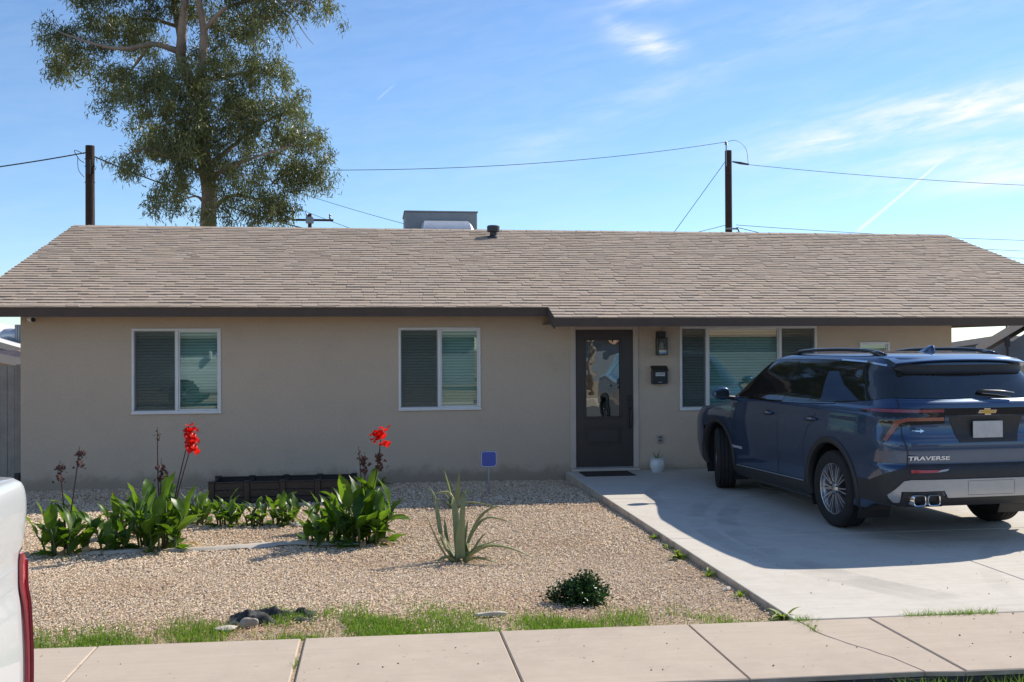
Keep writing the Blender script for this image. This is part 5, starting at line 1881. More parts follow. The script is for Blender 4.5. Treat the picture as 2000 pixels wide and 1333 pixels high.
def cloth(name, label, pts, w, seed, dz=.012):
    r = random.Random(seed)
    P = spline(pts, 26)
    v, f = [], []
    for i, p in enumerate(P):
        t = i / 25
        ww = w * (math.sin(math.pi * min(max(t, .03), .97)) ** .6) * r.uniform(.85, 1.1)
        for k in range(5):
            u = k / 4 - .5
            x, y = p[0] + r.uniform(-.01, .01), p[1] + u * ww
            v.append((x, y, gz(x, y) + dz + (.012 if 0 < k < 4 else -.012) + r.uniform(-.004, .006) + p[2]))
        if i:
            b = 5 * (i - 1)
            f += [(b + k, b + k + 1, b + 6 + k, b + 5 + k) for k in range(4)]
    return tag(put(name, mesh(name, v, f, M['fabric'], True)), label, 'fabric', 'weed fabric strips')


cloth('fabric_strip', 'long pale strip of weed fabric lying left of the right-hand cannas', [(-1.95, -4.76, 0), (-1.55, -4.77, 0), (-1.15, -4.72, .006), (-.75, -4.66, .012), (-.40, -4.78, .008), (-.15, -4.84, 0)], .17, 1)
cloth('fabric_strip', 'short pale scrap of weed fabric at right end of small canna row', [(-.95, -3.46, 0), (-.82, -3.50, .012), (-.66, -3.46, 0)], .16, 2)
cloth('fabric_strip', 'pale scrap of weed fabric under the left-hand cannas', [(-2.75, -4.72, 0), (-2.45, -4.76, .006), (-2.15, -4.72, .0)], .10, 3)

# low dark shrub near the pavement
M['shrub'] = leaf_material('shrub_leaf', (0.018, 0.048, 0.014), (0.05, 0.11, 0.028), 0.25, 0.35, 6)
M['twig'] = material('twig', (0.10, 0.07, 0.05), 0.9, var=(9, (0.07, 0.05, 0.035), 0.3))


def leaf_cloud(name, centers, n_per, rad, leaf, wid, mat, parent, seed, droop=.0, flat=1.0, tri=False):
    """many small folded leaves spread through clumps; centers (k,3)"""
    r = np.random.default_rng(seed)
    C0 = np.repeat(np.array(centers, float), n_per, 0)
    n = len(C0)
    P = C0 + r.normal(0, 1, (n, 3)) * np.array([rad, rad, rad * flat])
    d = r.normal(0, 1, (n, 3))
    d[:, 2] -= droop
    d /= np.linalg.norm(d, axis=1)[:, None]
    s_ = np.cross(d, r.normal(0, 1, (n, 3)))
    s_ /= np.linalg.norm(s_, axis=1)[:, None]
    L = leaf * r.uniform(.6, 1.25, n)[:, None]
    Wd = wid * r.uniform(.7, 1.2, n)[:, None]
    nn = np.cross(d, s_)
    V = np.stack([P, P + d * L * .45 + s_ * Wd * .5 + nn * Wd * .15, P + d * L, P + d * L * .45 - s_ * Wd * .5 + nn * Wd * .15], 1).reshape(-1, 3)
    Fq = np.arange(n * 4).reshape(-1, 4)
    return put(name, fast_mesh(name, V, Fq, mat, smooth=False), parent)


SHX, SHY = 1.47, -7.33
SH = thing('shrub', 'low dark green round shrub near the pavement edge', 'shrub', (SHX, SHY, gz(SHX, SHY)))
SH.scale = (.95, .95, .88)
cs_ = []
r_ = random.Random(4)
for k in range(150):
    a, e = r_.uniform(0, 6.28), r_.uniform(.0, 1.45)
    q = r_.uniform(.55, 1.0)
    cs_.append((.225 * q * math.cos(a) * math.cos(e) * (1 + .25 * math.sin(a * 3)) + .02, .17 * q * math.sin(a) * math.cos(e), .02 + (.155 + .05 * math.sin(a * 2 + 1)) * q * math.sin(e)))
leaf_cloud('foliage', cs_, 34, .026, .034, .017, M['shrub'], SH, 9)
tw = MB()
for k in range(26):
    c = cs_[k * 5]
    tw.tube([(0, 0, -.01), (c[0] * .5, c[1] * .5, c[2] * .6), c], [.006, .004, .002], 5)
tag(tw.build('branches', M['twig'], SH), kind='stuff')

# bunched black fabric with stones and dead grass at the verge
BF = thing('crumpled_fabric', 'crumpled torn black weed fabric lying in the grass by the pavement', 'fabric', (-.72, -7.42, gz(-.72, -7.42)))
M['black_fabric'] = material('black_fabric', (0.010, 0.010, 0.011), 0.75, var=(20, (0.05, 0.05, 0.05), 0.2), bump=(50, 0.6, 0.01))
nx, ny = 40, 22
v, f = [], []
r_ = random.Random(8)
for i in range(nx):
    for j in range(ny):
        u, w = i / (nx - 1) * 2 - 1, j / (ny - 1) * 2 - 1
        e = max(0, 1 - (abs(u) ** 3)) * max(0, 1 - abs(w) ** 3)
        ridge = .045 + .022 * math.sin(u * 7 + w * 4) + .020 * math.sin(w * 8 - u * 5) + .010 * math.sin(u * 17 + w * 5)
        dip = .075 * math.exp(-((u - .35) ** 2 / .10 + (w + .2) ** 2 / .25))
        v.append((u * .30 + r_.uniform(-.012, .012), w * .14 + r_.uniform(-.008, .008), max(e * ridge - dip, -.02) + r_.uniform(-.003, .005)))
for i in range(nx - 1):
    for j in range(ny - 1):
        a_ = i * ny + j
        f.append((a_, a_ + ny, a_ + ny + 1, a_ + 1))
put('sheet', mesh('sheet', v, f, M['black_fabric'], True), BF)
M['rock'] = material('rock', (0.40, 0.35, 0.29), 0.9, var=(9, (0.28, 0.24, 0.20), 0.3), bump=(25, 0.8, 0.02))
M['rock_pale'] = material('rock_pale', (0.58, 0.51, 0.42), 0.9, var=(9, (0.46, 0.40, 0.32), 0.3), bump=(25, 0.8, 0.02))


def rock(label, x, y, sx_, sy, sz, seed, mat, rz=0):
    bm = bmesh.new()
    bmesh.ops.create_icosphere(bm, subdivisions=3, radius=1)
    r = random.Random(seed)
    dirs = [(Vector((r.gauss(0, 1), r.gauss(0, 1), r.gauss(0, 1))).normalized(), r.uniform(.55, .85)) for _ in range(9)]
    for vt_ in bm.verts:
        for d, k in dirs:
            q = vt_.co.dot(d)
            if q > k:
                vt_.co -= d * (q - k)
        vt_.co = Vector((vt_.co.x * sx_, vt_.co.y * sy, vt_.co.z * sz))
    me = bpy.data.meshes.new('stone')
    bm.to_mesh(me)
    bm.free()
    me.materials.append(mat)
    o = put('stone', me, None, (x, y, gz(x, y) + sz * .45), (0, 0, rz))
    smooth_by_angle(o, 30)
    return tag(o, label, 'stone', 'stones along the verge')


rock('grey rounded stone in front of the crumpled black fabric', -.86, -7.60, .065, .045, .045, 1, M['rock'], .3)
rock('pale flat stone at left end of the crumpled black fabric', -1.00, -7.68, .085, .05, .022, 2, M['rock_pale'], .2)
rock('long pale flat stone in the grass left of the shrub', .80, -7.64, .13, .04, .02, 3, M['rock_pale'], .05)
rock('small pale stone lying in the gravel by the driveway edge', 2.70, -7.12, .045, .035, .02, 4, M['rock_pale'], .5)

# ---- grass and weeds
M['grass'] = leaf_material('grass_blade', (0.115, 0.195, 0.03), (0.20, 0.28, 0.055), 0.45, 0.5, 3)
M['dry_grass'] = leaf_material('dry_grass', (0.30, 0.22, 0.10), (0.42, 0.33, 0.16), 0.3, 0.7, 3, (1.1, 1.0, 0.7))


def blades(name, X, Y, Z, hgt, wid, mat, seed, parent=None, lean=.5):
    r = np.random.default_rng(seed)
    n = len(X)
    a = r.uniform(0, 6.283, n)
    h = hgt * r.uniform(.45, 1.25, n)
    w = wid * r.uniform(.7, 1.2, n)
    l = np.abs(r.normal(0, lean, n)) * h
    la = r.uniform(0, 6.283, n)
    base = np.stack([X, Y, Z], -1)
    sd = np.stack([np.cos(a), np.sin(a), 0 * a], -1) * w[:, None] * .5
    ld = np.stack([np.cos(la), np.sin(la), 0 * la], -1) * l[:, None]
    upv = np.stack([0 * a, 0 * a, h], -1)
    mid = base + upv * .55 + ld * .35
    tip = base + upv * .95 + ld
    V = np.stack([base - sd, base + sd, mid + sd * .8, mid - sd * .8, tip], 1).reshape(-1, 3)
    k = (np.arange(n) * 5)[:, None]
    T = np.concatenate([k + np.array([[0, 1, 2]]), k + np.array([[0, 2, 3]]), k + np.array([[3, 2, 4]])])
    return put(name, fast_mesh(name, V, T, mat), parent)


def patchy(n, fn, xr, yr, seed):
    r = np.random.default_rng(seed)
    X, Y = r.uniform(*xr, n), r.uniform(*yr, n)
    d = (np.sin(X * 5.1 + 1.2) * np.sin(Y * 7 + X) + np.sin(X * 11 + Y * 3) * .6 + np.sin(X * 2.3) * .5) * .25 + .5
    k = r.random(n) < fn(X, Y) * np.clip((d - .3) * 2.6, .04, 1)
    return X[k], Y[k]


def gdens(X, Y):
    e = (Y - (-8.125 - .026 * X))
    strip = np.exp(-(e / .20) ** 2) * (e > .0) * np.clip(.75 + .6 * np.sin(X * 3.1 + .8) * np.sin(X * 1.3), .45, 1)
    a = np.exp(-((X + .15) / .55) ** 2 - ((e - .45) / .32) ** 2) * (e > 0)
    b = np.exp(-((X + 1.75) / .5) ** 2 - ((e - .35) / .22) ** 2) * .6 * (e > 0)
    c = np.exp(-((X + .9) / .4) ** 2 - ((e - .55) / .3) ** 2) * .6 * (e > 0)
    d = np.exp(-((X - 1.5) / .8) ** 2 - ((e - .2) / .25) ** 2) * .55 * (e > 0)
    fade = np.where(X > 1.9, .30, 1) * np.where(X < -2.6, .9, 1)
    return np.clip(strip * fade + a * .9 + b + c + d, 0, 1)


X, Y = patchy(130000, gdens, (-3.6, 2.72), (-8.3, -6.9), 21)
gr = blades('grass', X, Y, gzn(X, Y) - .01, .052, .0055, M['grass'], 22)
tag(gr, 'short green grass growing along the pavement edge', 'grass', kind='stuff')
X, Y = patchy(9000, lambda a, b: gdens(a, b) * .7 + .05 * (b < -7.0), (-3.6, 2.72), (-8.3, -6.6), 25)
dg_ = blades('dry_grass', X, Y, gzn(X, Y) - .01, .035, .004, M['dry_grass'], 26, lean=1.0)
tag(dg_, 'dry straw-coloured grass mixed into the verge', 'grass', kind='stuff')
# grass in the pavement and driveway joints, and in the gutter
r2 = np.random.default_rng(31)
X = np.concatenate([r2.normal(2.84, .05, 130), r2.uniform(3.55, 4.22, 420), r2.normal(3.95, .12, 150), r2.uniform(4.5, 4.75, 130), r2.normal(2.815, .018, 60)])
Y = -8.12 - .026 * X + r2.normal(0, .018, len(X))
Y[-60:] = r2.uniform(-8.50, -8.30, 60)
jg = blades('joint_grass', X, Y, np.full(len(X), -.02), .055, .004, M['grass'], 33, lean=.9)
tag(jg, 'thin grass tufts sprouting from the driveway joint', 'grass', kind='stuff')
X = np.concatenate([r2.uniform(1.4, 6.0, 420), r2.normal(3.02, .12, 240), r2.normal(3.55, .10, 200), r2.normal(1.75, .05, 60), r2.normal(4.2, .2, 160)])
Y = -9.205 - .040 * X - .03 - np.abs(r2.normal(0, .05, len(X)))
gg = blades('gutter_grass', X, Y, np.full(len(X), -.16), .15, .006, M['grass'], 34, lean=.6)
tag(gg, 'tall grass growing in the gutter below the kerb', 'grass', kind='stuff')
X = r2.normal(-.478, .012, 50)
Y = r2.normal(-8.62, .05, 50)
tag(blades('crack_weed', X, Y, np.full(50, -.025), .045, .004, M['grass'], 36, lean=.9), 'small green weed in the wide pavement joint', 'weed')


def weed(label, x, y, h, n, seed, mat='weed'):
    z = gz(x, y)
    t = thing('weed', label, 'weed', (x, y, z), 0, 'weeds along the driveway edge')
    r = random.Random(seed)
    for k in range(n):
        a = r.uniform(0, 6.28)
        o = put('leaf', CLW[k % 3], t)
        orient(o, Vector((r.gauss(0, .008), r.gauss(0, .008), .0)), a, r.uniform(.25, 1.2), r.uniform(-.4, .4), h * r.uniform(.7, 1.3))
    return t


M['weed'] = leaf_material('weed_leaf', (0.14, 0.20, 0.035), (0.26, 0.31, 0.06), 0.45, 0.5, 6)
CLW = [leaf_mesh('leaf', 1.0, .2 + .05 * i, .6 + .3 * i, .3, M['weed'], seed=70 + i) for i in range(3)]
weed('bright weed at the driveway edge, farthest from the pavement', 2.73, -4.93, .085, 14, 1)
weed('upright weed at the driveway edge, second from the house', 2.74, -5.42, .09, 8, 2)
weed('broad yellow-green weed at the driveway edge, largest of the row', 2.71, -5.85, .11, 22, 3)
weed('leggy weed at the driveway edge, fourth from the house', 2.72, -6.62, .10, 12, 4)
weed('pale weed at the driveway edge nearest to the pavement', 2.72, -7.35, .075, 12, 5)
weed('grassy weed at the corner of driveway and pavement', 2.78, -8.02, .13, 20, 6)
weed('grey dry weed against the house wall behind the right-hand canna', .06, -.22, .20, 16, 7)

# ================================================================== background: tree, poles, wires, neighbours
M['bark'] = material('eucalyptus_bark', (0.36, 0.29, 0.23), 0.9, var=(1.8, (0.20, 0.155, 0.12), 0.22), bump=(9, 0.5, 0.03))
M['euc'] = leaf_material('eucalyptus_leaf', (0.055, 0.076, 0.038), (0.18, 0.20, 0.095), 0.36, 0.34, .5, (1.4, 1.4, 0.6))
TX, TY = -5.3, 18.4
TREE = thing('eucalyptus_tree', 'tall eucalyptus with drooping narrow leaves standing behind the house', 'tree', (TX, TY, -.25))
# tree coordinates: right/up metres from the trunk foot, from the camera's side; k is depth
K = 61.0


def tp(px, py, k=0.0):
    """photo-plane offsets turned into metres round the trunk"""
    ux = (px - 405) / K
    z = 6.08 + (440 - py) / K
    return Vector((ux * .985 + k * .14, -ux * .15 + k, z))


def limb(name, pts, r0, r1, n=14):
    P = spline([tuple(p) for p in pts], n)
    return MB().tube(P, [r0 + (r1 - r0) * (i / (n - 1)) for i in range(n)], 9).build(name, M['bark'], TREE, smooth=True)


limb('trunk', [(0, 0, 0), (0.05, 0, 3), tp(405, 440), tp(408, 380), tp(398, 310), tp(392, 230), tp(375, 160)], .30, .19, 20)
limb('limb', [tp(380, 180), tp(352, 110), tp(348, 70, .3), tp(330, 0, .5), tp(318, -90, .8), tp(300, -190, 1)], .20, .05)
limb('limb', [tp(352, 110), tp(362, 55, -.3), tp(372, 0, -.5), tp(380, -90, -.7), tp(395, -200, -.8)], .17, .05)
limb('limb', [tp(388, 200), tp(402, 130, -.4), tp(410, 70, -.6), tp(404, 10, -.8), tp(420, -70, -1), tp(440, -160, -1.2)], .17, .04)
limb('limb', [tp(350, 100), tp(310, 92, -.4), tp(262, 108, -.8), tp(215, 105, -1.1), tp(150, 85, -1.3)], .11, .02)
limb('limb', [tp(300, 96, -.4), tp(255, 125, .2), tp(225, 150, .5)], .06, .015)
limb('limb', [tp(335, 40, .5), tp(280, 20, .8), tp(215, 10, 1.2)], .07, .02)
limb('limb', [tp(398, 330), tp(430, 290, .6), tp(480, 240, 1), tp(540, 200, 1.2)], .10, .02)
limb('limb', [tp(405, 380), tp(440, 340, -.5), tp(510, 320, -.9), tp(590, 300, -1.2)], .09, .02)
limb('limb', [tp(405, 425), tp(440, 380, .4), tp(500, 385, .8), tp(560, 400, 1.0)], .08, .02)
limb('limb', [tp(398, 340), tp(360, 320, -.5), tp(300, 300, -.8), tp(255, 320, -1)], .08, .015)
limb('limb', [tp(400, 400), tp(375, 380, .4), tp(340, 385, .6)], .06, .012)
limb('limb', [tp(392, 240), tp(340, 230, .5), tp(280, 240, .8)], .08, .015)
limb('limb', [tp(410, 70, -.6), tp(460, 30, -.8), tp(540, 20, -1), tp(610, 30, -1.1)], .08, .015)
limb('limb', [tp(400, 150, .3), tp(460, 130, .8), tp(530, 120, 1.1)], .08, .015)
for k, pts in enumerate((((540, 20), (575, 60), (592, 95), (605, 115)), ((560, 24), (590, 55), (612, 90), (628, 108)), ((530, 40), (555, 80), (570, 110)))):
    limb('bare_twig', [tp(*p, -1) for p in pts], .022, .006, 8)
cl_px = [(85, 85, 30, 30), (110, 120, 45, 35), (140, 75, 40, 30), (75, 60, 18, 20), (165, 95, 40, 35), (205, 60, 50, 38), (175, 30, 40, 30), (240, 40, 45, 40), (225, 15, 45, 20), (205, 140, 40, 38), (240, 165, 30, 25), (210, 208, 15, 26), (260, 70, 30, 40),
         (290, 30, 30, 40), (280, 175, 55, 45), (320, 150, 45, 40), (330, 205, 55, 45), (265, 250, 40, 35), (300, 280, 45, 35), (250, 320, 26, 26), (280, 335, 26, 22), (330, 270, 45, 40), (325, 360, 35, 32), (350, 400, 32, 28), (315, 395, 22, 28), (370, 345, 30, 40),
         (470, 140, 60, 40), (530, 155, 45, 40), (430, 170, 40, 40), (480, 190, 60, 40), (560, 190, 35, 32), (430, 230, 55, 50), (500, 240, 60, 45), (565, 240, 40, 35), (400, 270, 50, 45), (460, 290, 55, 45), (540, 290, 45, 35), (600, 300, 45, 45), (625, 330, 28, 32), (610, 270, 30, 28),
         (580, 350, 40, 35), (460, 350, 55, 45), (520, 350, 50, 45), (490, 410, 60, 35), (550, 410, 50, 32), (440, 420, 35, 25), (380, 300, 40, 40), (420, 330, 30, 40),
         (450, 60, 50, 45), (500, 40, 50, 40), (540, 60, 30, 40), (570, 20, 45, 25), (620, 18, 35, 24), (645, 5, 18, 18), (470, 0, 60, 30), (400, 20, 40, 40), (340, 15, 35, 40), (365, 100, 30, 30), (420, 110, 35, 35),
         (300, -40, 70, 50), (380, -60, 80, 60), (470, -60, 80, 60), (230, -40, 60, 45), (560, -40, 60, 40), (330, -140, 80, 60), (430, -150, 90, 60), (360, -220, 70, 50), (270, -110, 60, 50), (520, -120, 60, 50), (170, -20, 45, 30)]
front = [(395, 190, 35, 35), (385, 235, 40, 40), (405, 280, 40, 40), (390, 315, 35, 30), (420, 210, 35, 35)]
r_ = random.Random(15)
twigs, leaves_c = MB(), []
for n_i, (px_, py_, rx, ry) in enumerate(cl_px + front):
    area = rx * ry
    kd = r_.uniform(-1.3, 1.3) if n_i < len(cl_px) else r_.uniform(-1.6, -1.0)
    for j in range(max(7, int(area / 66))):
        a, q = r_.uniform(0, 6.283), math.sqrt(r_.random())
        kk = kd + r_.gauss(0, .45)
        p = tp(px_ + rx * q * math.cos(a), py_ + ry * q * math.sin(a), kk)
        leaves_c.append(tuple(p))
        if j % 5 == 0:
            c0 = tp(px_, py_, kd)
            twigs.tube([tuple(c0), tuple((c0 + p) * .5 + Vector((0, 0, .08))), tuple(p)], [.016, .011, .005], 4, cap=False)
tag(twigs.build('twigs', M['bark'], TREE), kind='stuff')
leaf_cloud('crown', leaves_c, 54, .118, .20, .034, M['euc'], TREE, 17, droop=1.25, flat=1.15)


def pole(label, x, y, top, r, extra=None, lean=(0, 0)):
    t = thing('utility_pole', label, 'pole', (x, y, -.25), 0, 'utility poles behind the house')
    MB().tube([(0, 0, 0), (lean[0] * .5, lean[1] * .5, (top + .25) * .5), (lean[0], lean[1], top + .25)], [r * 1.15, r * 1.05, r], 16).build('shaft', M['pole'], t, smooth=False)
    return t


def wire(label, pts, r=.012, cat='cable', n=24, sag=0.0):
    if len(pts) == 2 and sag:
        a, b = Vector(pts[0]), Vector(pts[1])
        P = [a.lerp(b, i / (n - 1)) - Vector((0, 0, 4 * sag * (i / (n - 1)) * (1 - i / (n - 1)))) for i in range(n)]
    else:
        P = spline(pts, n)
    o = MB().tube(P, r, 5, cap=False).build('overhead_cable', M['wire'], None, smooth=True)
    return tag(o, label, cat, 'overhead cables')


# left pole
pl_ = pole('dark wooden pole rising above the left end of the roof', -9.60, 21.0, 8.80, .148)
for z in (8.35, 8.10, 7.55):
    MB().tube([(-.17, -.02, z + .25), (.17, -.02, z + .25)], .018, 6).build('bolt', M['wire'], pl_)
MB().box(-.06, .06, -.19, -.15, 8.05, 8.55, .01).build('bracket', M['wire'], pl_)
MB().tube(spline([(-.16, -.1, 8.75), (-.45, -.2, 8.85), (-.30, -.2, 8.55), (-.16, -.1, 8.45)], 14), .012, 5).build('slack_loop', M['wire'], pl_, smooth=True)
MB().tube(spline([(-.36, -.15, 8.65), (-.32, -.2, 8.2), (-.16, -.12, 7.95)], 12), .010, 5).build('slack_loop', M['wire'], pl_, smooth=True)
wire('cable running left from the dark wooden pole beside the tree', [(-9.7, 20.9, 8.55), (-24, 17.5, 6.6)], .022, sag=.5)
wire('thick cable from the dark wooden left pole into the tree', [(-9.5, 21.0, 8.45), (2.0, 24.5, 5.6)], .026, sag=.45)
wire('service drop cable hanging from the left pole behind the roof', [(-9.45, 20.95, 7.9), (-8.6, 17.5, 5.2)], .012, sag=.12)
# right pole
pr_ = pole('dark wooden pole with insulators rising above the right part of the roof', 15.80, 28.6, 10.68, .152)
MB().box(-.17, -.12, -.16, -.12, 10.2, 11.15, .01).build('pin', M['grey_metal'], pr_)
smooth_by_angle(MB().lathe([(.02, 11.15), (.08, 11.17), (.05, 11.22), (.08, 11.26), (.03, 11.32)], 12, 'z', (-.145, -.14, 0)).build('insulator', M['grey_metal'], pr_))
MB().tube([(.15, -.1, 10.42), (.5, -.12, 10.36), (.9, -.14, 10.30)], [.03, .06, .04], 8).build('strain_insulator', M['vent'], pr_)
MB().tube(spline([(-.14, -.14, 11.30), (.3, -.2, 11.35), (.75, -.2, 11.0), (.88, -.15, 10.32)], 14), .010, 5).build('jumper', M['wire'], pr_, smooth=True)
for z in (7.35, 7.0):
    MB().box(-.20, .36, -.20, -.15, z, z + .08, .01).build('bracket', M['grey_metal'], pr_)
MB().tube(spline([(.30, -.2, 7.45), (.42, -.2, 7.2), (.34, -.2, 6.9)], 8), .03, 6).build('splice', M['vent'], pr_, smooth=True)
wire('top power line running left from the right pole', [(15.65, 28.5, 11.05), (-2.5, 21.5, 8.2)], .012, sag=.35)
wire('upper power line running right from the right pole', [(16.7, 28.5, 10.05), (42, 27.5, 9.2)], .012, sag=.35)
wire('guy wire slanting down left from the right pole', [(15.65, 28.5, 10.2), (12.3, 26.5, 6.3)], .013)
wire('middle cable running right from the right pole', [(16.1, 28.5, 7.32), (42, 27.4, 6.6)], .012, sag=.25)
wire('lower cable running right from the right pole', [(16.1, 28.5, 7.0), (42, 27.4, 5.95)], .012, sag=.25)
wire('lowest far cable seen past the right end of the roof', [(24, 28, 6.1), (46, 27.4, 5.6)], .012, sag=.15)
wire('short service cable dropping right from the right pole', [(16.1, 28.4, 7.2), (18.4, 26.0, 6.2)], .014)
wire('middle cable running left from the right pole to the cooler', [(15.6, 28.5, 7.30), (2.0, 24.0, 5.35)], .012, sag=.45)
wire('lower cable running left from the right pole along the ridge', [(15.6, 28.5, 6.95), (6.0, 25.5, 5.7)], .012, sag=.2)
wire('upper far cable running from the tree to the cooler', [(-4.2, 40, 10.3), (3.6, 32, 7.1)], .012, sag=.1)
wire('lower far cable running from the tree past the far pole', [(-4.6, 40, 9.6), (2.6, 32, 6.2)], .012, sag=.1)
# far pole with crossarm
pf = pole('distant wooden pole with a crossarm above the ridge', -4.83, 61.7, 12.0, .14)
MB().box(-1.35, 1.75, -.2, -.08, 11.68, 11.84, .01).build('crossarm', M['pole'], pf)
for x in (-1.2, -.2, 1.5):
    smooth_by_angle(MB().lathe([(.03, 11.84), (.10, 11.95), (.06, 12.05), (.10, 12.15), (.03, 12.25)], 10, 'z', (x, -.14, 0)).build('insulator', M['grey_metal'], pf))
MB().box(-.3, .3, -.25, .0, 11.5, 12.0, .05).build('bracket', M['grey_metal'], pf)

# ---- left: picket fence against the house, and roofs beyond
FN = thing('wooden_fence', 'weathered grey dog-eared picket fence at the left end of the house', 'fence', (-4.87, .10, -.12))
x = -.008
r_ = random.Random(2)
for k in range(22):
    w = .092
    h = 1.76 + r_.uniform(-.008, .008)
    e = .022
    MB().prism([(x - w, 0.02), (x, 0.02), (x, h - e), (x - e, h), (x - w + e, h), (x - w, h - e)], 'y', -.008 + r_.uniform(-.003, .003), .012).build('board', M['fence'], FN)
    x -= w + r_.uniform(.002, .006)
for z in (.35, 1.45):
    MB().box(-2.1, -.01, .018, .055, z, z + .09).build('rail', M['fence'], FN)
for px_ in (-2.05, -.12):
    MB().box(px_ - .045, px_ + .045, .056, .14, 0, 1.7).build('post', M['fence'], FN)
MB().box(-.085, -.01, -.075, -.012, .02, .26, .01).build('gate_latch_box', M['black_metal'], FN)

M['roof_white'] = material('white_roof', (0.62, 0.60, 0.57), 0.85, var=(2, (0.54, 0.52, 0.49), 0.3))
M['terracotta'] = material('terracotta_roof', (0.46, 0.26, 0.17), 0.9, var=(3, (0.40, 0.22, 0.15), 0.3))
M['wall_grey'] = material('grey_wall', (0.22, 0.25, 0.29), 0.9, var=(2, (0.19, 0.215, 0.25), 0.3))
M['wall_tan'] = material('tan_wall', (0.50, 0.40, 0.28), 0.9, var=(2, (0.44, 0.35, 0.245), 0.3), bump=(20, 0.3, 0.01))
M['roof_grey'] = material('grey_roof', (0.24, 0.22, 0.20), 0.9, var=(3, (0.19, 0.175, 0.16), 0.3))
M['dark_glass'] = material('dark_window', (0.02, 0.025, 0.03), 0.08, var=(3, (0.03, 0.035, 0.04), 0.3))


def small_house(name, label, x0, x1, y0, y1, zw, zr, ridge_axis, wallm, roofm, ov=.4, wins=(), door=None, rz=0.0):
    t = thing(name, label, 'house', ((x0 + x1) / 2, y0, -.2), rz)
    cx = (x0 + x1) / 2
    X0, X1, Y1 = x0 - cx, x1 - cx, y1 - y0
    zw, zr = zw + .2, zr + .2
    MB().box(X0, X1, 0, Y1, 0, zw).build('wall', wallm, t)
    if ridge_axis == 'x':
        pf_ = [(-ov, zw - .02), (Y1 / 2, zr), (Y1 + ov, zw - .02), (Y1 + ov, zw + .10), (Y1 / 2, zr + .13), (-ov, zw + .10)]
        MB().prism(pf_, 'x', X0 - ov, X1 + ov).build('roof', roofm, t)
        gw = [(0.01, zw), (Y1 - .01, zw), (Y1 / 2, zr - .03)]
        MB().prism(gw, 'x', X0 + .01, X1 - .01).build('gable', wallm, t)
    else:
        m_ = 0
        pf_ = [(X0 - ov, zw - .02), (m_, zr), (X1 + ov, zw - .02), (X1 + ov, zw + .10), (m_, zr + .13), (X0 - ov, zw + .10)]
        rf = MB().prism(pf_, 'y', -ov, Y1 + ov).build('roof', roofm, t)
        MB().prism([(X0 + .01, zw), (X1 - .01, zw), (m_, zr - .03)], 'y', .01, Y1 - .01).build('gable', wallm, t)
        fp_ = [(X0 - ov, zw - .10), (m_, zr - .10), (X1 + ov, zw - .10), (X1 + ov, zw + .115), (m_, zr + .145), (X0 - ov, zw + .115)]
        MB().prism(fp_, 'y', -ov - .03, -ov - .002).build('barge_board', M['trim'], t)
    for (a_, b_, c_, d_) in wins:
        w_ = MB().box(a_ - cx, b_ - cx, -.03, -.004, c_ + .2, d_ + .2).build('window', M['vinyl'], t)
        MB().box(a_ - cx + .05, b_ - cx - .05, -.04, -.031, c_ + .25, d_ + .15).build('pane', M['dark_glass'], w_)
    if door:
        a_, b_ = door
        MB().box(a_ - cx, b_ - cx, -.03, -.004, .2, 2.25).build('door', M['door'], t)
    return t


hl = small_house('neighbour_house', 'white-roofed neighbouring house glimpsed over the picket fence', -22, -12.6, 25, 33, 1.55, 3.1, 'y', M['wall_grey'], M['roof_white'], .5)
ac = thing('rooftop_unit', 'dark slatted air conditioning unit on the white neighbouring roof', 'air conditioner', (-13.45, 26.5, 1.9))
MB().box(-.45, .45, 0, .8, 0, .95, .02).build('cabinet', M['wall_grey'], ac)
for k in range(9):
    MB().box(-.40 + k * .09, -.36 + k * .09, -.02, -.001, .08, .88).build('louvre', M['grey_metal'], ac)
smooth_by_angle(MB().tube(spline([(-.44, .4, .5), (-.9, .4, .5), (-1.1, .4, .0)], 8), .28, 14).build('duct', M['duct'], ac))
small_house('shed', 'low shed with a terracotta roof just beyond the picket fence', -12.5, -8.3, 14, 17, 1.20, 1.72, 'y', M['wall_tan'], M['terracotta'], .3)
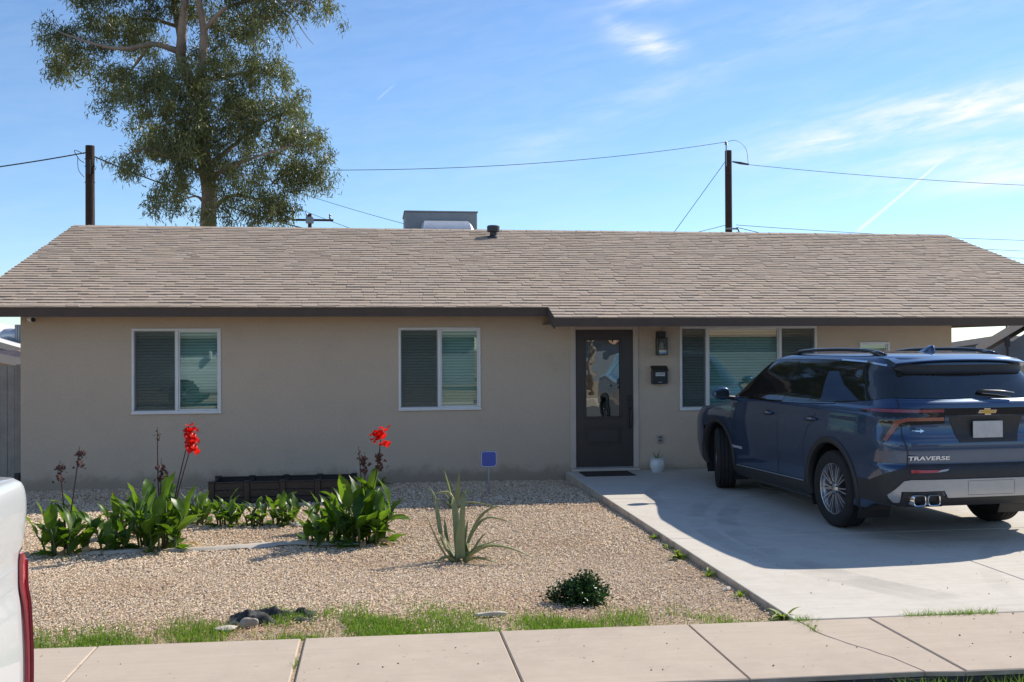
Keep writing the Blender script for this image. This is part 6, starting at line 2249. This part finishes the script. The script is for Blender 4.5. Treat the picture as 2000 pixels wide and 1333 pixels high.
# ---- right: gabled house beyond the driveway, garden wall, far roof
small_house('neighbour_house', 'grey gabled house seen under the right end of the eave', 15.0, 22.0, 6.75, 14.35, 1.72, 4.3, 'y', M['wall_grey'], M['roof_grey'], .5, wins=((18, 19.2, .9, 1.6),), rz=R(-36))
gw_ = thing('garden_wall', 'sunlit tan block wall to the right of the blue vehicle', 'wall', (17.5, 7.0, -.25))
for k in range(8):
    for i in range(14):
        off_ = .2 if k % 2 else 0
        x0_ = -3.2 + i * .405 + off_
        MB().box(x0_, x0_ + .397, 0, .15, k * .203, k * .203 + .195, .006).build('block', M['wall_tan'], gw_)
small_house('neighbour_house', 'far low house with a pale grey roof between house corner and gabled house', 21.6, 30.6, 24, 31, 1.42, 2.15, 'y', M['wall_grey'], M['roof_grey'], .4, rz=R(-40))
fa = thing('roof_antenna', 'thin dark pipe standing at the eave of the grey gabled house', 'antenna', (15.62, 8.40, -.2))
MB().tube([(0, 0, 0), (0, 0, 1.9), (-.02, 0, 2.9)], [.03, .03, .02], 8).build('mast', M['vent'], fa)
MB().box(-.06, .06, -.04, .04, 2.0, 2.32, .02).build('box', M['vent'], fa)

# ---- across the street (these show as reflections in panes and paint)
small_house('opposite_house', 'low grey house across the street mirrored in the front windows', -14, 5, -44, -36, 2.4, 4.0, 'x', M['wall_grey'], M['roof_grey'], .5)
small_house('opposite_house', 'red-roofed house across the street mirrored in the vehicle paint', 10, 26, -46, -38, 2.4, 4.0, 'x', M['wall_grey'], M['terracotta'], .5)
for i, (lx, ly, hh, lab) in enumerate(((9.5, -29.0, 6.5, 'leafy street tree across the road mirrored in the wide window'), (-13.0, -31.5, 7.5, 'large street tree across the road mirrored in the left window'))):
    t = thing('street_tree', lab, 'tree', (lx, ly, -.2), 0, 'trees across the street')
    MB().tube([(0, 0, 0), (.1, .05, hh * .3), (0, .1, hh * .55)], [.2, .16, .1], 10).build('trunk', M['bark'], t, smooth=True)
    cc = []
    rr_ = random.Random(60 + i)
    for k in range(170):
        a, e, q = rr_.uniform(0, 6.28), rr_.uniform(-.6, 1.4), rr_.uniform(.5, 1)
        cc.append((2.3 * q * math.cos(a) * math.cos(e), 2.3 * q * math.sin(a) * math.cos(e), hh * .62 + 2.0 * q * math.sin(e)))
    leaf_cloud('crown', cc, 24, .26, .22, .13, M['shrub'], t, 70 + i)

# a second white pickup standing on the far side, seen only as a reflection in the left window
T2 = TR.copy()
COL.objects.link(T2)
T2.location = (-1.15, -19.6, -.02)
T2.rotation_euler = (0, 0, R(180))
T2['label'] = 'white pickup across the street, mirrored in the left window'


def copy_children(src, dst):
    for ch in list(src.children):
        c = ch.copy()
        COL.objects.link(c)
        c.parent = dst
        copy_children(ch, c)


copy_children(TR, T2)

bpy.context.view_layer.update()
